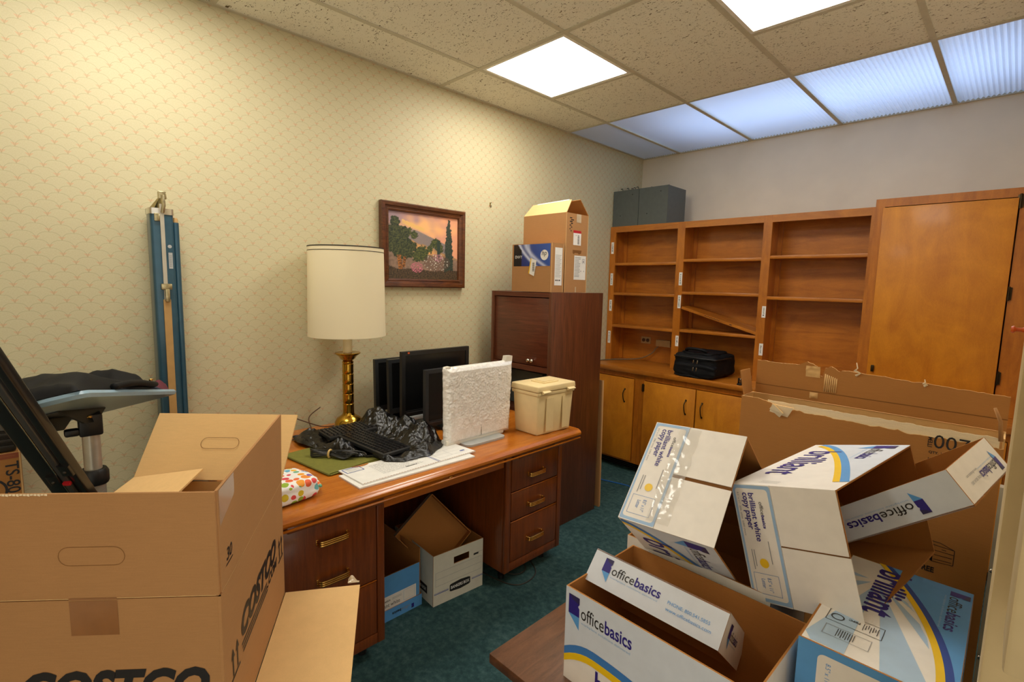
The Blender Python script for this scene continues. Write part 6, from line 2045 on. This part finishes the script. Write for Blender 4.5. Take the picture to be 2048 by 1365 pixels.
# print on the carton
fk2 = Face(kf, (KX0, KY0, 0.0), (1, 0, 0), (0, 0, 1), True)
fk2.text('0070', 0.555, 1.078, width=0.105, mat='black_print', height=0.040)
fi = Face(kf, (KX0 + 0.552, KY0, 1.078), (0, 0, 1), (-1, 0, 0), True); fi.text('ITEM', 0.0, 0.0, width=0.030, mat='black_print', bold=0.02)
fk2.text('QTY. 12', 0.546, 1.060, width=0.036, mat='black_print', bold=0.03)
fk2.text('HEAVY STRENGTH', 0.546, 1.040, width=0.075, mat='black_print', bold=0.03)
fk2.text('DESCRIPTION', 0.546, 1.021, width=0.05, mat='black_print', bold=0.03)
fk2.outline('print_box', 'black_print', 0.655, 1.055, 0.690, 1.098, 0.003, 0.001)
# small line drawing of a storage box
bxo = (0.552, 0.735)
ln = []
def seg(x1, y1, x2, y2, t=0.0016):
    d = V((x2 - x1, y2 - y1, 0)); n_ = V((-d.y, d.x, 0)).normalized() * t / 2
    ln.append([(bxo[0] + x1 - n_.x, bxo[1] + y1 - n_.y), (bxo[0] + x2 - n_.x, bxo[1] + y2 - n_.y), (bxo[0] + x2 + n_.x, bxo[1] + y2 + n_.y), (bxo[0] + x1 + n_.x, bxo[1] + y1 + n_.y)])
for s in ((0.03, 0, 0.078, 0.004), (0.03, 0, 0.03, 0.052), (0.078, 0.004, 0.078, 0.05), (0.03, 0.052, 0.078, 0.05), (0.03, 0, 0.0, 0.022), (0.0, 0.022, 0.0, 0.062), (0.0, 0.062, 0.03, 0.052), (0.0, 0.062, 0.045, 0.062), (0.045, 0.062, 0.078, 0.05), (0.03, 0.036, 0.078, 0.036), (0.034, 0.008, 0.074, 0.011), (0.034, 0.022, 0.074, 0.024), (0.05, 0.043, 0.06, 0.043)):
    seg(*s)
ln.append([(bxo[0] + 0.031, bxo[1] + 0.001), (bxo[0] + 0.031, bxo[1] + 0.036), (bxo[0] + 0.02, bxo[1] + 0.042), (bxo[0] + 0.02, bxo[1] + 0.007)])
fk2.shape('box_drawing', 'black_print', ln, 0.001)
fk2.text('TAPE-FREE', 0.505, 0.700, width=0.085, mat='black_print', bold=0.03, height=0.017)

# bright rail leaning between carton and wall
rl = thing('metal_rail', 'narrow bright metal rail standing between the torn carton and the right wall', 'rail', (2.63, 1.86, 0))
m = MB(); m.hexa([(2.6035, 1.80, 0.005), (2.622, 1.80, 0.005), (2.622, 1.83, 0.005), (2.6035, 1.83, 0.005), (2.6035, 1.80, 1.03), (2.622, 1.80, 1.03), (2.622, 1.83, 1.03), (2.6035, 1.83, 1.03)]); m.build('channel', 'steel_tube', rl)
for z in (0.55, 0.80):
    m = MB(); m.lathe([(0.006, 0), (0.005, 0.003), (0, 0.004)], (2.61, 1.80, z), 10, axis=(0, -1, 0), caps=False); m.build('screw', 'chrome', rl, smooth=True)
pn = thing('push_pin', 'orange push pin stuck in the door frame at the right edge', 'push pin', (2.597, 0.752, 1.494))
m = MB(); m.lathe([(0.0015, 0.0), (0.0035, 0.001), (0.002, 0.004), (0.002, 0.008), (0.004, 0.010), (0.003, 0.012)], (2.601, 0.752, 1.494), 12, axis=(-1, 0, 0)); m.build('head', 'orange_plastic', pn, smooth='auto')

# ------------------------------------------------------------------ boxes under the desk
ub = thing('banker_box', 'white storage box with lettered black band on the carpet under the desk, lid inside', 'box', (0.6, 1.45, 0))
X1, Y0_, Y1_, ZT_ = 0.79, 1.314, 1.604, 0.253
MU = Matrix.Translation(V((0.782, 1.314, 0.0008))) @ Matrix.Rotation(radians(90 - 4.5), 4, 'Z')
ub.matrix_world = MU; WM[ub] = MU.copy()
L_u, W_u = 0.290, 0.385       # along the front, and away from the viewer (+y local)
def upan(name, pts, k=0.004):
    m = MB(); m.panel(pts, k); return m.build(name, ['banker_white', 'kraft_dark'], ub, world=False)
# front with an open hand hole: four pieces in one mesh
hx0, hx1, hz0, hz1 = 0.115, 0.205, 0.178, 0.212
m = MB()
for a, b, c, d in ((0, 0, L_u, hz0), (0, hz1, L_u, ZT_), (0, hz0, hx0, hz1), (hx1, hz0, L_u, hz1)):
    m.panel([(a, 0, b), (c, 0, b), (c, 0, d), (a, 0, d)], 0.004)
uf = m.build('front_panel', ['banker_white', 'kraft_dark'], ub, world=False)
ul = upan('side_panel', [(0, W_u, 0), (0, 0.004, 0), (0, 0.004, ZT_), (0, W_u, ZT_)])
upan('side_panel', [(L_u, 0.004, 0), (L_u, W_u, 0), (L_u, W_u, ZT_), (L_u, 0.004, ZT_)])
upan('rear_panel', [(L_u - 0.004, W_u, 0), (0.004, W_u, 0), (0.004, W_u, ZT_), (L_u - 0.004, W_u, ZT_)])
upan('bottom_panel', [(0.004, W_u - 0.004, 0), (L_u - 0.004, W_u - 0.004, 0), (L_u - 0.004, 0.004, 0), (0.004, 0.004, 0)])
f = Face(uf, (0, 0, 0), (1, 0, 0), (0, 0, 1))
f.shape('name_band', 'black_print', [[(0.092, 0.046), (0.10, 0.042), (0.155, 0.037), (0.205, 0.042), (0.213, 0.046), (0.213, 0.076), (0.205, 0.080), (0.155, 0.085), (0.10, 0.080), (0.092, 0.076)]], 0.0006)
f.text('BANKERS BOX', 0.099, 0.053, width=0.108, mat='paper', bold=0.02, height=0.016)
f.rects('blue_rule', 'deep_blue', [(0.004, 0.056, 0.085, 0.059), (0.004, 0.062, 0.085, 0.0635), (0.222, 0.058, L_u, 0.061), (0.222, 0.064, L_u, 0.0655)], 0.0006)
f.rects('form_line', 'grey_print', [(0.012, 0.096, 0.28, 0.0972), (0.012, 0.13, 0.28, 0.1312), (0.012, 0.164, 0.28, 0.1652), (0.012, 0.096, 0.0132, 0.165), (0.2788, 0.096, 0.28, 0.165), (0.236, 0.190, 0.288, 0.1915)], 0.0006)
f.rects('tab_mark', 'black_print', [(0.232, 0.181, 0.262, 0.190)], 0.0008)
f = Face(ul, (0, W_u, 0), (0, -1, 0), (0, 0, 1))
f.rects('name_band', 'black_print', [(0.20, 0.04, 0.33, 0.082)], 0.0006)
f.text('BANKERS BOX', 0.21, 0.052, width=0.11, mat='paper', bold=0.02, height=0.016)
# lid leaning in it
Ml = MU @ Matrix.Translation(V((0.075, 0.115, 0.085))) @ Matrix.Rotation(radians(-38), 4, 'Y') @ Matrix.Rotation(radians(-26), 4, 'X')
ll = thing('box_lid', 'upturned brown-lined lid standing slanted in the white storage box under the desk', 'lid', M=Ml)
LW, LH, LD_ = 0.262, 0.285, 0.05
m = MB(); m.panel([(LW, 0, 0), (0, 0, 0), (0, 0, LH), (LW, 0, LH)], -0.004, 1, 0); m.build('lid_top', ['banker_white', 'kraft_dark'], ll, world=False)
for pts in ([(0, -LD_, 0), (0, 0, 0), (0, 0, LH), (0, -LD_, LH)], [(LW, 0, 0), (LW, -LD_, 0), (LW, -LD_, LH), (LW, 0, LH)], [(0, -LD_, LH), (0, 0, LH), (LW, 0, LH), (LW, -LD_, LH)], [(0, 0, 0), (0, -LD_, 0), (LW, -LD_, 0), (LW, 0, 0)]):
    m = MB(); m.panel(pts[::-1], 0.004, 0, 1); m.build('skirt', ['banker_white', 'kraft_dark'], ll, world=False)

# blue paper box, standing in its own lid
bb = thing('blue_paper_box', 'open blue copy paper box standing in its lid under the desk, half behind the pedestal', 'box', (0.5, 1.145, 0))
BX, BY0, BY1, BZ = 0.722, 1.002, 1.286, 0.216
PBb = carton_shell(bb, BX - 0.445, BY0, 0.005, BX - 0.003, BY1 - 0.003, 0.286, top=False, out='blue_print', inn='kraft_dark')
bpy.data.objects.remove(PBb['r'])
m = MB(); m.panel([(BX - 0.003, BY0 + 0.004, 0.005), (BX - 0.003, BY1 - 0.007, 0.005), (BX - 0.003, BY1 - 0.007, BZ), (BX - 0.003, BY0 + 0.004, BZ)], 0.004); pf = m.build('front_panel', ['blue_print', 'kraft_dark'], bb)
f = Face(pf, (BX - 0.003, BY0, 0), (0, 1, 0), (0, 0, 1), True)
f.rects('label_panel', 'white_print', [(0.02, 0.055, 0.258, 0.118)], 0.0006)
f.text('officebasics', 0.05, 0.092, width=0.07, mat='black_print', bold=0.01)
f.text('brilliant white', 0.05, 0.066, width=0.12, mat='black_print', height=0.018)
f.outline('size_box', 'pale_blue', 0.19, 0.062, 0.25, 0.112, 0.001, 0.001)
f.rects('small_print', 'grey_print', [(0.13, 0.10, 0.18, 0.1015), (0.13, 0.094, 0.18, 0.0955)], 0.001)
lt = thing('box_lid', 'pale blue lid under the open blue paper box beneath the desk', 'lid', (0.5, 1.145, 0))
m = MB(); m.panel([(BX + 0.002, BY0 - 0.006, 0.0006), (BX + 0.002, BY1 + 0.004, 0.0006), (BX + 0.002, BY1 + 0.004, 0.056), (BX + 0.002, BY0 - 0.006, 0.056)], 0.003); lf = m.build('long_side', ['blue_print', 'kraft_dark'], lt)
m = MB(); m.panel([(BX - 0.001, BY1 + 0.004, 0.0006), (BX - 0.45, BY1 + 0.004, 0.0006), (BX - 0.45, BY1 + 0.004, 0.056), (BX - 0.001, BY1 + 0.004, 0.056)], 0.003); m.build('end_side', ['blue_print', 'kraft_dark'], lt)
bx('lid_top', 'blue_print', lt, BX - 0.45, BY0 - 0.004, 0.0006, BX - 0.002, BY1, 0.004)
f = Face(lf, (BX + 0.002, BY1 + 0.004, 0.056), (0, -1, 0), (0, 0, -1), True)
logo(f, 0.045, 0.012, 0.034)
f.text('office', 0.068, 0.022, width=0.045, mat='grey_print', height=0.014)
f.text('basics', 0.115, 0.022, width=0.046, mat='black_print', bold=0.03, height=0.014)
